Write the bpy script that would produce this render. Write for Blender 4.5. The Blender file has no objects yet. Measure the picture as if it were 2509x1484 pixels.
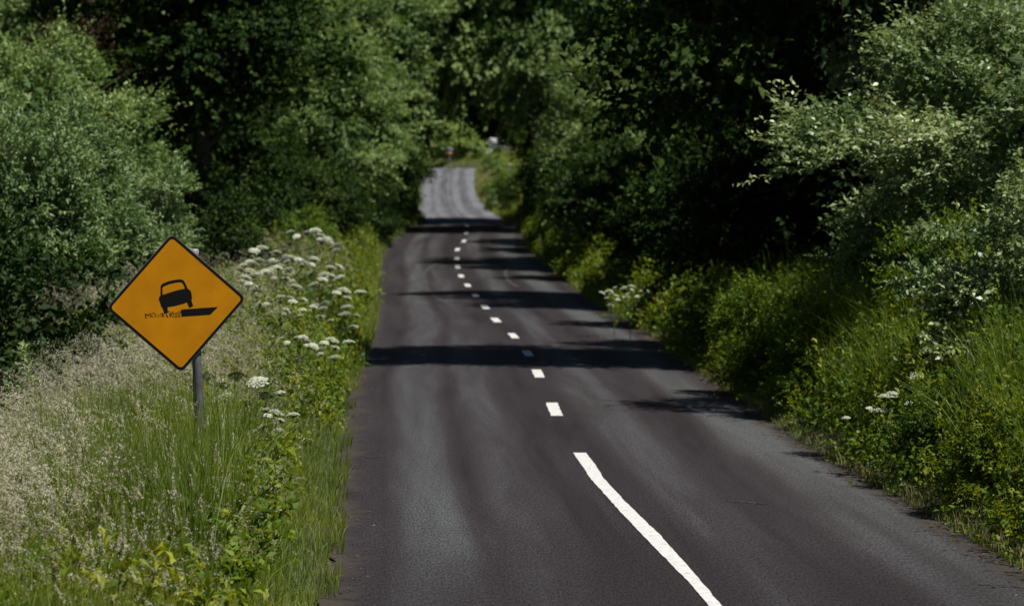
import bpy, bmesh, math, random
import numpy as np
from mathutils import Vector

S = bpy.context.scene
COL = S.collection
R = math.radians
rng = np.random.default_rng(7)
random.seed(7)

# ------------------------------------------------------------------ camera, world, sun, exposure
F = 2850.0                      # focal length in pixels of a 1024 wide frame
H = 2.65                        # eye height over the near road
PITCH = math.atan((302.5 - 195.0) / F)
cam_d = bpy.data.cameras.new('camera'); cam = bpy.data.objects.new('camera', cam_d); COL.objects.link(cam)
cam.location = (0, 0, H); cam.rotation_euler = (math.pi / 2 - PITCH, 0, 0)
cam_d.sensor_width = 36.0; cam_d.lens = F / 1024 * 36
cam_d.clip_start = 0.5; cam_d.clip_end = 5000
cam_d.dof.use_dof = True; cam_d.dof.focus_distance = 22.0; cam_d.dof.aperture_fstop = 3.2
S.camera = cam

SUN_EL, SUN_AZ = 60.0, 120.0     # azimuth clockwise from the view direction (+Y)
w = bpy.data.worlds.new('World'); S.world = w; w.use_nodes = True
nt = w.node_tree; nt.nodes.clear()
sky = nt.nodes.new('ShaderNodeTexSky'); sky.sky_type = 'NISHITA'; sky.sun_disc = False
sky.sun_elevation = R(SUN_EL); sky.sun_rotation = R(SUN_AZ); sky.dust_density = 0.6; sky.air_density = 0.55; sky.altitude = 1200
bg = nt.nodes.new('ShaderNodeBackground'); bg.inputs[1].default_value = 0.05
wo = nt.nodes.new('ShaderNodeOutputWorld')
nt.links.new(sky.outputs[0], bg.inputs[0]); nt.links.new(bg.outputs[0], wo.inputs[0])
sd = bpy.data.lights.new('sun', 'SUN'); sun = bpy.data.objects.new('sun', sd); COL.objects.link(sun)
sd.energy = 5.0; sd.angle = R(0.7); sd.color = (1.0, 0.96, 0.88)
to_sun = Vector((math.cos(R(SUN_EL)) * math.sin(R(SUN_AZ)), math.cos(R(SUN_EL)) * math.cos(R(SUN_AZ)), math.sin(R(SUN_EL))))
sun.rotation_euler = to_sun.to_track_quat('Z', 'Y').to_euler()
sun.location = (30, 0, 60)
S.view_settings.view_transform = 'Standard'; S.view_settings.look = 'None'
S.view_settings.gamma = 1; S.view_settings.exposure = 0.62
cy = S.cycles
cy.max_bounces = 5; cy.diffuse_bounces = 1; cy.glossy_bounces = 1; cy.transmission_bounces = 2; cy.transparent_max_bounces = 4

# ------------------------------------------------------------------ helpers
def tag(o, label=None, cat=None, group=None, kind=None):
    if label: o['label'] = label
    if cat: o['category'] = cat
    if group: o['group'] = group
    if kind: o['kind'] = kind
    return o

def empty(name, loc, rz=0.0, sc=1.0):
    o = bpy.data.objects.new(name, None); COL.objects.link(o)
    o.location = loc; o.rotation_euler = (0, 0, rz); o.scale = (sc, sc, sc)
    o.empty_display_size = 0.2
    return o

def ray(px, py, Y):
    """world point at world distance Y seen at pixel (px,py) of the 1024x605 frame"""
    a = (px - 512) / F; b = -(py - 302.5) / F
    d = Vector((a, math.cos(PITCH) + b * math.sin(PITCH), -math.sin(PITCH) + b * math.cos(PITCH)))
    return Vector((0, 0, H)) + d * (Y / d.y)

def nrm(a): return a / np.maximum(np.linalg.norm(a, axis=-1, keepdims=True), 1e-9)

class Geo:
    """quads collected into one mesh; tint = natural leaf-to-leaf colour variation"""
    def __init__(s): s.V = []; s.Q = []; s.T = []; s.M = []; s.n = 0
    def add(s, V, Q, tint=0.5, mat=0):
        V = np.asarray(V, float).reshape(-1, 3); Q = np.asarray(Q, int).reshape(-1, 4)
        s.V.append(V); s.Q.append(Q + s.n); s.n += len(V)
        s.T.append(np.broadcast_to(np.asarray(tint, float), (len(V),)).copy())
        s.M.append(np.full(len(Q), mat, int))
    def mesh(s, name, mats, smooth=False):
        V = np.concatenate(s.V); Q = np.concatenate(s.Q); T = np.concatenate(s.T); M = np.concatenate(s.M)
        me = bpy.data.meshes.new(name)
        me.vertices.add(len(V)); me.vertices.foreach_set('co', V.ravel().astype(np.float32))
        me.loops.add(len(Q) * 4); me.loops.foreach_set('vertex_index', Q.ravel().astype(np.int32))
        me.polygons.add(len(Q)); me.polygons.foreach_set('loop_start', np.arange(0, len(Q) * 4, 4, dtype=np.int32))
        me.polygons.foreach_set('material_index', M.astype(np.int32))
        if smooth: me.polygons.foreach_set('use_smooth', np.ones(len(Q), bool))
        at = me.attributes.new('tint', 'FLOAT', 'POINT'); at.data.foreach_set('value', T.astype(np.float32))
        for m in (mats if isinstance(mats, (list, tuple)) else [mats]): me.materials.append(m)
        me.update(calc_edges=True); me.validate()
        return me

def obj(name, me, parent=None):
    o = bpy.data.objects.new(name, me); COL.objects.link(o)
    if parent: o.parent = parent
    return o

def tube(g, pts, rad, n=6, tint=0.5, mat=0, cap=True):
    pts = np.asarray(pts, float); k = len(pts); rad = np.broadcast_to(np.asarray(rad, float), (k,))
    t = nrm(np.gradient(pts, axis=0))
    ref = np.where(np.abs(t[:, 2:3]) > 0.9, np.array([[1.0, 0, 0]]), np.array([[0, 0, 1.0]]))
    a = nrm(np.cross(t, ref)); b = np.cross(t, a)
    an = np.linspace(0, 2 * np.pi, n, endpoint=False)
    V = pts[:, None, :] + rad[:, None, None] * (np.cos(an)[None, :, None] * a[:, None, :] + np.sin(an)[None, :, None] * b[:, None, :])
    i = np.arange(k - 1)[:, None]; j = np.arange(n)[None, :]; j2 = (j + 1) % n
    Q = np.stack([i * n + j, i * n + j2, (i + 1) * n + j2, (i + 1) * n + j], -1).reshape(-1, 4)
    g.add(V.reshape(-1, 3), Q, tint, mat)
    if cap and n % 2 == 0:
        base = [(k - 1) * n + x for x in range(n)]
        cq = [[base[0], base[x], base[x + 1], base[x + 2]] for x in range(1, n - 2, 2)]
        g.Q.append(np.array(cq) + g.n - k * n); g.M.append(np.full(len(cq), mat, int))

def leaves(g, P, D, L, W, tint, mat=0, upb=0.9, r=rng, fold=0.12, out=None):
    N = len(P); D = nrm(D)
    n = r.normal(size=(N, 3)) * 0.6; n[:, 2] += upb
    if out is not None: n += out
    n -= (n * D).sum(1, keepdims=True) * D; n = nrm(n)
    s = np.cross(D, n); L = np.broadcast_to(L, (N,))[:, None]; W = np.broadcast_to(W, (N,))[:, None]
    mid = P + D * L * 0.45 + n * L * fold
    V = np.stack([P, mid + s * W * 0.5, P + D * L - n * L * 0.08, mid - s * W * 0.5], 1)
    g.add(V.reshape(-1, 3), np.arange(4 * N).reshape(N, 4), np.repeat(np.broadcast_to(tint, (N,)), 4), mat)

def twigs(g, P, O, nl, tl, L, W, spread=0.9, droop=0.15, mat=0, r=rng, tint=None, upb=0.9):
    T = len(P); O = nrm(O)
    s = np.linspace(0.05, 1, nl)
    ln = tl * r.uniform(0.6, 1.3, (T, 1, 1))
    bend = np.zeros((T, nl, 3)); bend[..., 2] = -droop * (s ** 2)
    pos = P[:, None, :] + ln * (O[:, None, :] * s[None, :, None] + bend)
    d = O[:, None, :] * 0.55 + r.normal(size=(T, nl, 3)) * spread * 0.6
    d[..., 2] -= droop
    if tint is None: tint = r.uniform(0, 1, T)
    tt = np.clip(np.repeat(tint[:, None], nl, 1) + r.normal(size=(T, nl)) * 0.14, 0, 1)
    ls = L * r.uniform(0.6, 1.25, T * nl)
    leaves(g, pos.reshape(-1, 3), d.reshape(-1, 3), ls, ls * (W / L), tt.reshape(-1), mat, upb, r, out=np.repeat(O, nl, 0) * 0.75)

def sph(n, r): return nrm(r.normal(size=(n, 3)))

# ------------------------------------------------------------------ materials
def mat_new(name):
    m = bpy.data.materials.new(name); m.use_nodes = True
    t = m.node_tree; t.nodes.clear()
    return m, t, (lambda ty, **k: _node(t, ty, k))
def _node(t, ty, k):
    n = t.nodes.new(ty)
    for a, b in k.items(): setattr(n, a, b)
    return n

def leaf_mat(name, c0, c1, c2, rough=0.45, trans=0.3, spec=0.4):
    m, t, N = mat_new(name); L = t.links.new
    at = N('ShaderNodeAttribute', attribute_name='tint'); oi = N('ShaderNodeObjectInfo')
    ge = N('ShaderNodeNewGeometry'); no = N('ShaderNodeTexNoise'); no.inputs['Scale'].default_value = 0.8; no.inputs['Detail'].default_value = 3
    L(ge.outputs['Position'], no.inputs['Vector'])
    a1 = N('ShaderNodeMath', operation='MULTIPLY_ADD'); a1.inputs[1].default_value = 0.55; L(at.outputs['Fac'], a1.inputs[0])
    a2 = N('ShaderNodeMath', operation='MULTIPLY_ADD'); a2.inputs[1].default_value = 1.0; a2.inputs[2].default_value = -0.36
    L(no.outputs['Fac'], a2.inputs[0]); L(a2.outputs[0], a1.inputs[2])
    a3 = N('ShaderNodeMath', operation='MULTIPLY_ADD'); a3.inputs[1].default_value = 0.16; L(oi.outputs['Random'], a3.inputs[0]); L(a1.outputs[0], a3.inputs[2])
    cr = N('ShaderNodeValToRGB'); e = cr.color_ramp.elements
    e[0].position = 0.12; e[0].color = (*c0, 1); e[1].position = 0.95; e[1].color = (*c2, 1)
    x = e.new(0.5); x.color = (*c1, 1)
    L(a3.outputs[0], cr.inputs[0])
    pb = N('ShaderNodeBsdfPrincipled'); L(cr.outputs[0], pb.inputs['Base Color'])
    pb.inputs['Roughness'].default_value = rough; pb.inputs['Specular IOR Level'].default_value = spec
    tr = N('ShaderNodeBsdfTranslucent')
    hs = N('ShaderNodeHueSaturation'); hs.inputs['Saturation'].default_value = 1.25; hs.inputs['Value'].default_value = 1.5; hs.inputs['Hue'].default_value = 0.485
    L(cr.outputs[0], hs.inputs['Color']); L(hs.outputs[0], tr.inputs['Color'])
    mx = N('ShaderNodeMixShader'); mx.inputs[0].default_value = trans; L(pb.outputs[0], mx.inputs[1]); L(tr.outputs[0], mx.inputs[2])
    o = N('ShaderNodeOutputMaterial'); L(mx.outputs[0], o.inputs[0])
    return m

def plain(name, c, rough=0.6, spec=0.4, metal=0.0, var=0.25, scale=8.0, bump=0.0, c2=None):
    m, t, N = mat_new(name); L = t.links.new
    tc = N('ShaderNodeTexCoord'); no = N('ShaderNodeTexNoise'); no.inputs['Scale'].default_value = scale; no.inputs['Detail'].default_value = 6
    L(tc.outputs['Object'], no.inputs['Vector'])
    cr = N('ShaderNodeValToRGB'); e = cr.color_ramp.elements
    e[0].position = 0.3; e[0].color = (*[v * (1 - var) for v in c], 1)
    e[1].position = 0.7; e[1].color = (*(c2 or [min(1, v * (1 + var)) for v in c]), 1)
    L(no.outputs['Fac'], cr.inputs[0])
    pb = N('ShaderNodeBsdfPrincipled'); L(cr.outputs[0], pb.inputs['Base Color'])
    pb.inputs['Roughness'].default_value = rough; pb.inputs['Specular IOR Level'].default_value = spec; pb.inputs['Metallic'].default_value = metal
    if bump:
        bn = N('ShaderNodeBump'); bn.inputs['Strength'].default_value = bump; bn.inputs['Distance'].default_value = 0.02
        L(no.outputs['Fac'], bn.inputs['Height']); L(bn.outputs[0], pb.inputs['Normal'])
    o = N('ShaderNodeOutputMaterial'); L(pb.outputs[0], o.inputs[0])
    return m

M = {}
M['shade_leaf'] = leaf_mat('shade_toned_leaf', (.005, .013, .003), (.011, .026, .005), (.05, .085, .015), 0.7, 0.15, 0.08)  # shade of hollows and canopy undersides put into a near-black leaf colour
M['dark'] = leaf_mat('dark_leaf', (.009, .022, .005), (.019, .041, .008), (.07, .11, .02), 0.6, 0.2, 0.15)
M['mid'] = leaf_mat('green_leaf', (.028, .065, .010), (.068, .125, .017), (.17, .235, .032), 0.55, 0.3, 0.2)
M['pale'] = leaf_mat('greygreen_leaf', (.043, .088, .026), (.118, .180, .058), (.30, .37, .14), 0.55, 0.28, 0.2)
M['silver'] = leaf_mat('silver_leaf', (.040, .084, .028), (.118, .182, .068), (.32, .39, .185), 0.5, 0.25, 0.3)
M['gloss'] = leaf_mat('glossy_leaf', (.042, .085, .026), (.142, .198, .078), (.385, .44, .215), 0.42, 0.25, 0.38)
M['under'] = leaf_mat('undergrowth_leaf', (.024, .055, .007), (.078, .13, .014), (.22, .235, .03), 0.55, 0.3, 0.15)
M['lime'] = leaf_mat('gorse_leaf', (.09, .15, .035), (.19, .27, .075), (.33, .40, .15), 0.6, 0.3, 0.15)
M['grass'] = leaf_mat('grass_blade', (.042, .08, .008), (.12, .175, .018), (.32, .30, .08), 0.5, 0.35, 0.3)
M['dry'] = leaf_mat('dry_grass', (.12, .10, .045), (.22, .20, .095), (.35, .30, .17), 0.6, 0.3, 0.2)
M['seed'] = leaf_mat('seed_head', (.24, .21, .14), (.43, .40, .30), (.60, .57, .47), 0.6, 0.35, 0.2)
M['brownleaf'] = leaf_mat('withered_leaf', (.05, .035, .02), (.10, .07, .04), (.18, .13, .08), 0.7, 0.2, 0.2)
M['stem'] = leaf_mat('green_stem', (.03, .05, .012), (.05, .08, .02), (.08, .11, .03), 0.5, 0.1, 0.3)
M['brownstem'] = leaf_mat('brown_stem', (.02, .013, .008), (.045, .03, .018), (.09, .06, .035), 0.7, 0.05, 0.2)
M['white'] = leaf_mat('white_floret', (.30, .36, .22), (.54, .57, .44), (.72, .73, .65), 0.6, 0.25, 0.2)
M['bark'] = plain('bark', (.05, .042, .032), 0.85, 0.2, 0, 0.5, 6, 0.6)
M['thistle'] = leaf_mat('thistle_bud', (.03, .035, .03), (.06, .06, .055), (.10, .09, .09), 0.7, 0.05, 0.2)

# ------------------------------------------------------------------ road profile (distance -> pixel row and edges of the photo, turned into metres)
K = 2509 / 1024
tab = [  # Y, row(px), left edge, right edge (photo at 2509 wide)
 (18.95, 605, 780, 2695), (21.2, 563, 795, 2509), (30.1, 455, 825, 2032), (35.9, 411, 843, 1870), (42.9, 374.3, 862, 1735),
 (49.9, 355, 880, 1660), (56.9, 337, 898, 1610), (63.9, 321, 910, 1545), (70.9, 308, 916, 1485), (77.9, 296, 918, 1435),
 (84.9, 286, 920, 1410), (91.9, 276.7, 922, 1380), (98.9, 267.5, 925, 1352), (105.9, 259, 928, 1325), (112.9, 250, 935, 1303),
 (119.9, 241.6, 955, 1290), (126.9, 233, 982, 1283), (133.9, 226, 1005, 1276), (152, 221.5, 1038, 1245), (175, 214, 1016, 1222),
 (200, 207, 1018, 1196), (225, 197, 1020, 1177), (248, 186, 1028, 1168), (275, 170.5, 1031, 1170)]
tY = np.array([t[0] for t in tab]); tz = np.array([ray(512, t[1], t[0]).z for t in tab])
tl_ = np.array([ray(t[2] / K, t[1], t[0]).x for t in tab]); tr_ = np.array([ray(t[3] / K, t[1], t[0]).x for t in tab])
# before the frame and beyond the crest
tY = np.concatenate([[-60, -10, 8], tY, [285, 300, 330, 380, 500, 900, 1600]])
tz = np.concatenate([[0.1, 0.02, 0.0], tz, [5.35, 5.4, 5.3, 5.6, 12, 60, 120]])
tl_ = np.concatenate([[-2.3, -1.9, -1.62], tl_, [-8.4, -11.0, -20, -40, -80, -200, -400]])
tr_ = np.concatenate([[2.9, 3.3, 3.55], tr_, [-2.9, -5.6, -14, -34, -74, -194, -394]])
_gy = np.arange(-60, 1600, 0.5)
def _sm(v):
    a = np.interp(_gy, tY, v); k = np.exp(-np.linspace(-2, 2, 15) ** 2); k /= k.sum()
    return np.convolve(np.pad(a, 7, mode='edge'), k, 'valid')
_gz, _gl, _gr = _sm(tz), _sm(tl_), _sm(tr_)
RZ = lambda y: np.interp(y, _gy, _gz)
RL = lambda y: np.interp(y, _gy, _gl)
RRt = lambda y: np.interp(y, _gy, _gr)
def sstep(x, a, b):
    t = np.clip((x - a) / (b - a), 0, 1); return t * t * (3 - 2 * t)
def wob(x, y): return 0.5 * np.sin(x * 1.3 + y * 0.7) + 0.3 * np.sin(x * 2.9 - y * 1.9 + 1) + 0.2 * np.sin(y * 3.1 + 2)
def bank(x, y):
    x = np.asarray(x, float); y = np.asarray(y, float)
    ul = RL(y) - x; ur = x - RRt(y)
    bl = sstep(ul, 0.05, 1.2) * (0.12 + 0.38 * sstep(y, 31, 40) + 0.5 * sstep(y, 62, 80)) * (1 - 0.5 * sstep(y, 120, 170)) + sstep(ul, 5, 14) * 0.8 + np.minimum(np.maximum(ul - 14, 0) * 0.75, 34)
    br = sstep(ur, 0.05, 1.5) * 0.75 + sstep(ur, 1.5, 6) * 0.8 + np.maximum(ur - 9, 0) * 0.12
    bl = bl - 0.95 * sstep(ul, 1.9, 4.2) * (1 - sstep(y, 33, 39))
    amp = 0.05 * sstep(np.maximum(ul, ur), 0.1, 0.6)
    return np.where(ul > 0, bl, np.where(ur > 0, br, 0.0)) + amp * wob(x, y)
def GZ(x, y): return RZ(y) + bank(x, y)

# ------------------------------------------------------------------ road
def asphalt():
    m, t, N = mat_new('asphalt'); L = t.links.new
    uv = N('ShaderNodeUVMap', uv_map='metres'); sp = N('ShaderNodeSeparateXYZ'); L(uv.outputs[0], sp.inputs[0])
    def math_(op, a, b=None, c=None):
        n = N('ShaderNodeMath', operation=op)
        for k_, v in enumerate((a, b, c)):
            if v is None: continue
            if isinstance(v, (int, float)): n.inputs[k_].default_value = v
            else: L(v, n.inputs[k_])
        return n.outputs[0]
    def noise(scale, det, vec, dist=0.0, rough=0.5):
        mp = N('ShaderNodeMapping'); mp.inputs['Scale'].default_value = (*scale, 1); L(uv.outputs[0], mp.inputs['Vector'])
        n = N('ShaderNodeTexNoise'); n.inputs['Scale'].default_value = 1; n.inputs['Detail'].default_value = det; n.inputs['Distortion'].default_value = dist; n.inputs['Roughness'].default_value = rough
        L(mp.outputs[0], n.inputs['Vector']); return n.outputs['Fac']
    # tyre-polished tracks : one broad one in the left lane, two in the right lane
    u_ = math_('ADD', sp.outputs['X'], math_('MULTIPLY_ADD', noise((.4, .05), 3, uv), 0.6, -0.30))
    tr = None
    for c_, w_, k_ in ((-1.75, .34, .85), (-.95, .30, .6), (.62, .30, .75), (2.02, .42, 1.0), (-2.5, .3, .3)):
        d_ = math_('ABSOLUTE', math_('SUBTRACT', u_, c_))
        mr = N('ShaderNodeMapRange', interpolation_type='SMOOTHSTEP'); mr.inputs['From Min'].default_value = w_ * 1.5; mr.inputs['From Max'].default_value = w_ * .35; mr.inputs['To Max'].default_value = k_
        L(d_, mr.inputs['Value']); tr = mr.outputs[0] if tr is None else math_('MAXIMUM', tr, mr.outputs[0])
    pt = noise((1.5, .07), 6, uv, .4, .65)
    tm = math_('ADD', math_('MULTIPLY', tr, 0.62), math_('MULTIPLY_ADD', pt, 1.5, -0.58))
    cr = N('ShaderNodeValToRGB'); e = cr.color_ramp.elements
    e[0].position = 0.05; e[0].color = (.0105, .0075, .0088, 1); e[1].position = 0.95; e[1].color = (.049, .053, .055, 1)
    x = e.new(0.45); x.color = (.0225, .0190, .0210, 1)
    L(tm, cr.inputs[0])
    # less worn, darker dressing towards the camera
    nr = N('ShaderNodeMapRange', interpolation_type='SMOOTHSTEP'); nr.inputs['From Min'].default_value = 25; nr.inputs['From Max'].default_value = 19; nr.inputs['To Max'].default_value = .55
    L(math_('ADD', sp.outputs['Y'], math_('MULTIPLY_ADD', noise((.7, .25), 3, uv), 10, -5)), nr.inputs['Value'])
    dk = N('ShaderNodeMix', data_type='RGBA'); dk.inputs['B'].default_value = (.0105, .0080, .0090, 1); L(nr.outputs[0], dk.inputs['Factor']); L(cr.outputs[0], dk.inputs['A'])
    # chippings, a little drawn out along the road
    n2f = noise((58, 11), 4, uv, 0, .8)
    c2 = N('ShaderNodeValToRGB'); e = c2.color_ramp.elements; e[0].position = 0.36; e[0].color = (.15, .15, .15, 1); e[1].position = 0.68; e[1].color = (2.3, 2.25, 2.25, 1)
    L(n2f, c2.inputs[0])
    mu = N('ShaderNodeMix', data_type='RGBA', blend_type='MULTIPLY'); mu.inputs['Factor'].default_value = 0.9
    L(dk.outputs['Result'], mu.inputs['A']); L(c2.outputs[0], mu.inputs['B'])
    # bluish sky sheen of the far hill, put into the tarmac colour
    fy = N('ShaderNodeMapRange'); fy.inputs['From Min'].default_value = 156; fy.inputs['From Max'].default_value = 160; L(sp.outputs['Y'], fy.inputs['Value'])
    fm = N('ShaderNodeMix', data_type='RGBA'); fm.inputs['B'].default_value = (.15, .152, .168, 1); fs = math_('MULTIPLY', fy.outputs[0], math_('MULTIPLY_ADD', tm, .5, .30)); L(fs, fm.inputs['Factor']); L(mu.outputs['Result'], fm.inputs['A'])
    # crumbled, dirty margin
    at = N('ShaderNodeAttribute', attribute_name='tint'); n3 = N('ShaderNodeTexNoise'); n3.inputs['Scale'].default_value = 4; n3.inputs['Detail'].default_value = 6; L(uv.outputs[0], n3.inputs['Vector'])
    ed = N('ShaderNodeMath', operation='MULTIPLY_ADD'); ed.inputs[1].default_value = -0.55; L(n3.outputs['Fac'], ed.inputs[0]); L(at.outputs['Fac'], ed.inputs[2])
    er = N('ShaderNodeMapRange'); er.inputs['From Min'].default_value = 0.02; er.inputs['From Max'].default_value = -0.2; L(ed.outputs[0], er.inputs['Value'])
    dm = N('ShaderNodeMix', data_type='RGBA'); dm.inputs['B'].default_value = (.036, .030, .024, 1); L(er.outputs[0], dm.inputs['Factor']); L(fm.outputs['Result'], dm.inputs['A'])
    pb = N('ShaderNodeBsdfPrincipled'); L(dm.outputs['Result'], pb.inputs['Base Color']); pb.inputs['Roughness'].default_value = 0.8; pb.inputs['Specular IOR Level'].default_value = 0.2
    bn = N('ShaderNodeBump'); bn.inputs['Strength'].default_value = 0.25; bn.inputs['Distance'].default_value = 0.006; L(n2f, bn.inputs['Height']); L(bn.outputs[0], pb.inputs['Normal'])
    o = N('ShaderNodeOutputMaterial'); L(pb.outputs[0], o.inputs[0])
    return m

def build_road():
    ys = np.concatenate([np.arange(-60, 16, 4), np.arange(16, 140, 0.5), np.arange(140, 335, 1.5)])
    fr = np.array([0, .02, .05, .1, .17, .25, .33, .42, .5, .58, .67, .75, .83, .9, .95, .98, 1.0]); nc = len(fr)
    V = []; UV = []; TI = []
    for y in ys:
        rag = 0.05 * (math.sin(y * 2.1) + math.sin(y * 4.7 + 1) + 0.7 * math.sin(y * 9.1))
        l = RL(y) + rag * 0.7; r = RRt(y) + 0.05 * (math.sin(y * 1.7 + 2) + math.sin(y * 5.3) + 0.7 * math.sin(y * 8.3))
        for f in fr:
            x = l + (r - l) * f
            V.append((x, y, RZ(y) + 0.03 + 0.05 * (1 - (2 * f - 1) ** 2) - 0.05)); UV.append((x, y)); TI.append(min(f, 1 - f) * (r - l))
    V = np.array(V); k = len(ys)
    i = np.arange(k - 1)[:, None]; j = np.arange(nc - 1)[None, :]
    Q = np.stack([i * nc + j, i * nc + j + 1, (i + 1) * nc + j + 1, (i + 1) * nc + j], -1).reshape(-1, 4)
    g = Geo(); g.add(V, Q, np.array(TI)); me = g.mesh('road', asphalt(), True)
    uvl = me.uv_layers.new(name='metres'); UV = np.array(UV)
    # across = distance from the centre line
    UV[:, 0] -= (RL(UV[:, 1]) + RRt(UV[:, 1])) / 2
    uvl.data.foreach_set('uv', UV[Q.ravel()].ravel().astype(np.float32))
    o = obj('road', me); tag(o, 'narrow grey tarmac road dipping and climbing between hedges', 'road', kind='structure')
    return o
road = build_road()

def road_top(x, y):
    l, r = RL(y), RRt(y); f = np.clip((x - l) / (r - l), 0, 1)
    return RZ(y) - 0.02 + 0.05 * (1 - (2 * f - 1) ** 2)

_yy = np.arange(15, 150, 0.02)
def pix_row(y): return 302.5 + F * np.tan(np.arctan2(H - RZ(y), y) - PITCH)
_rows = pix_row(_yy)
def row_to_Y(row):
    k = np.argmax(_rows <= row); return float(_yy[k])
def on_road(dx, dy):
    """photo (2509 wide) pixel -> point on the road"""
    row = dy / K
    Y = row_to_Y(row) if row < 640 else H * F / (row - 195)
    p = ray(dx / K, row, Y); return np.array([p.x, Y, 0])

M['paint'] = None
def paint_mat():
    m, t, N = mat_new('road_paint'); L = t.links.new
    ge = N('ShaderNodeNewGeometry'); n = N('ShaderNodeTexNoise'); n.inputs['Scale'].default_value = 14; n.inputs['Detail'].default_value = 8; n.inputs['Roughness'].default_value = .75
    L(ge.outputs['Position'], n.inputs['Vector'])
    cr = N('ShaderNodeValToRGB'); e = cr.color_ramp.elements; e[0].position = 0.30; e[0].color = (.16, .16, .16, 1); e[1].position = 0.48; e[1].color = (.50, .50, .49, 1)
    L(n.outputs['Fac'], cr.inputs[0]); pb = N('ShaderNodeBsdfPrincipled'); pb.inputs['Roughness'].default_value = 0.6
    L(cr.outputs[0], pb.inputs['Base Color']); o = N('ShaderNodeOutputMaterial'); L(pb.outputs[0], o.inputs[0]); return m
M['paint'] = paint_mat()

def strip(name, Lp, Rp, n=40, jag=0.008):
    """painted strip between two polylines (x,y) on the road"""
    Lp = np.array(Lp); Rp = np.array(Rp)
    s = np.linspace(0, 1, n)
    def rs(P):
        q = np.concatenate([[0], np.cumsum(np.linalg.norm(np.diff(P[:, :2], axis=0), axis=1))]); q /= q[-1]
        return np.stack([np.interp(s, q, P[:, 0]), np.interp(s, q, P[:, 1])], 1)
    a, b = rs(Lp), rs(Rp)
    a[:, 0] += rng.normal(size=n) * jag; b[:, 0] += rng.normal(size=n) * jag
    V = []
    for f in (0, 1 / 3, 2 / 3, 1):
        c = a * (1 - f) + b * f
        V.append(np.stack([c[:, 0], c[:, 1], road_top(c[:, 0], c[:, 1]) + 0.005], 1))
    V = np.stack(V, 1).reshape(-1, 3)
    i = np.arange(n - 1)[:, None]; j = np.arange(3)[None, :]
    Q = np.stack([i * 4 + j, i * 4 + j + 1, (i + 1) * 4 + j + 1, (i + 1) * 4 + j], -1).reshape(-1, 4)
    g = Geo(); g.add(V, Q); return obj(name, g.mesh(name, M['paint']), road)

z5 = lambda x, y: ((1200 + x / 1.2553) / 1.605, (1200 + y / 1.2553) / 1.605)
Ls = [z5(*p) for p in [(1323, 742), (1372, 812), (1410, 872), (1570, 1050), (1730, 1220), (1883, 1375)]]
Rs = [z5(*p) for p in [(1387, 742), (1436, 806), (1472, 868), (1580, 985), (1750, 1150), (1883, 1300)]]
Lw = [on_road(*p) for p in Ls]; Rw = [on_road(*p) for p in Rs]
wline = float(np.mean([(b - a)[0] for a, b in zip(Lw[-3:], Rw[-3:])]))
for yy in (17.0, 12.0, 5.0):        # the line runs on under the photographer
    for P_ in (Lw, Rw):
        b_ = P_[5]; P_.append(np.array([b_[0] + 0.05 * (b_[1] - yy) * (1 - 0.012 * (b_[1] - yy)), yy, 0]))
strip('centre_line', Lw[::-1], Rw[::-1], 160, 0.0025)
dash_c = [(1358, 35.9), (1318, 42.9), (1293, 49.9), (1258, 56.9), (1215, 63.9), (1189, 70.9), (1165, 77.9), (1146, 84.9), (1130, 91.9), (1122, 98.9), (1120, 105.9),
          (1121, 112.9), (1137, 119.9), (1143, 126.9), (1145, 133.9)]
for dx, Y in dash_c:
    row = pix_row(Y); xc = (dx / K - 512) / F * Y / math.cos(PITCH) * 1.0
    sl = (np.interp(Y + 1, [c[1] for c in dash_c], [(c[0] / K - 512) / F * c[1] for c in dash_c]) - np.interp(Y - 1, [c[1] for c in dash_c], [(c[0] / K - 512) / F * c[1] for c in dash_c])) / 2
    if Y < 40: sl = -0.02
    ww = 0.075 if Y < 60 else 0.085
    strip('centre_dash', [(xc - ww - sl * 1.05, Y - 1.05), (xc - ww + sl * 1.05, Y + 1.05)], [(xc + ww - sl * 1.05, Y - 1.05), (xc + ww + sl * 1.05, Y + 1.05)], 10, 0.004)
for Y in np.arange(141, 272, 7.0):
    xc = (RL(Y) + RRt(Y)) / 2
    x0 = (RL(Y - 1) + RRt(Y - 1)) / 2; x1 = (RL(Y + 1) + RRt(Y + 1)) / 2
    strip('centre_dash', [(x0 - .018, Y - 1), (x1 - .018, Y + 1)], [(x0 + .018, Y - 1), (x1 + .018, Y + 1)], 6, 0.0)

# tyre arcs and scrapes on the tarmac
M['scuff'] = plain('scuffed_tarmac', (.036, .036, .039), .8, .2, 0, .5, 9)
def mark(name, pts, wd):
    C_ = [on_road(*p) for p in pts]; keep = M['paint']; M['paint'] = M['scuff']
    a = np.array(C_); t = np.gradient(a, axis=0)[:, :2]; n_ = np.stack([-t[:, 1], t[:, 0]], 1); n_ /= np.linalg.norm(n_, axis=1, keepdims=True)
    o = strip(name, [tuple(p) for p in a[:, :2] - n_ * wd], [tuple(p) for p in a[:, :2] + n_ * wd], 40, .01); M['paint'] = keep; return o
mark('tyre_mark', [(1072, 645), (1045, 662), (1034, 682), (1042, 704), (1068, 730), (1112, 752)], .07)
mark('tyre_mark', [(1246, 652), (1238, 668), (1243, 688), (1268, 704)], .06)
mark('scrape', [(1782, 1233), (1830, 1236), (1880, 1240)], .03)
mark('scrape', [(815, 1124), (880, 1121), (950, 1115)], .018)

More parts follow.
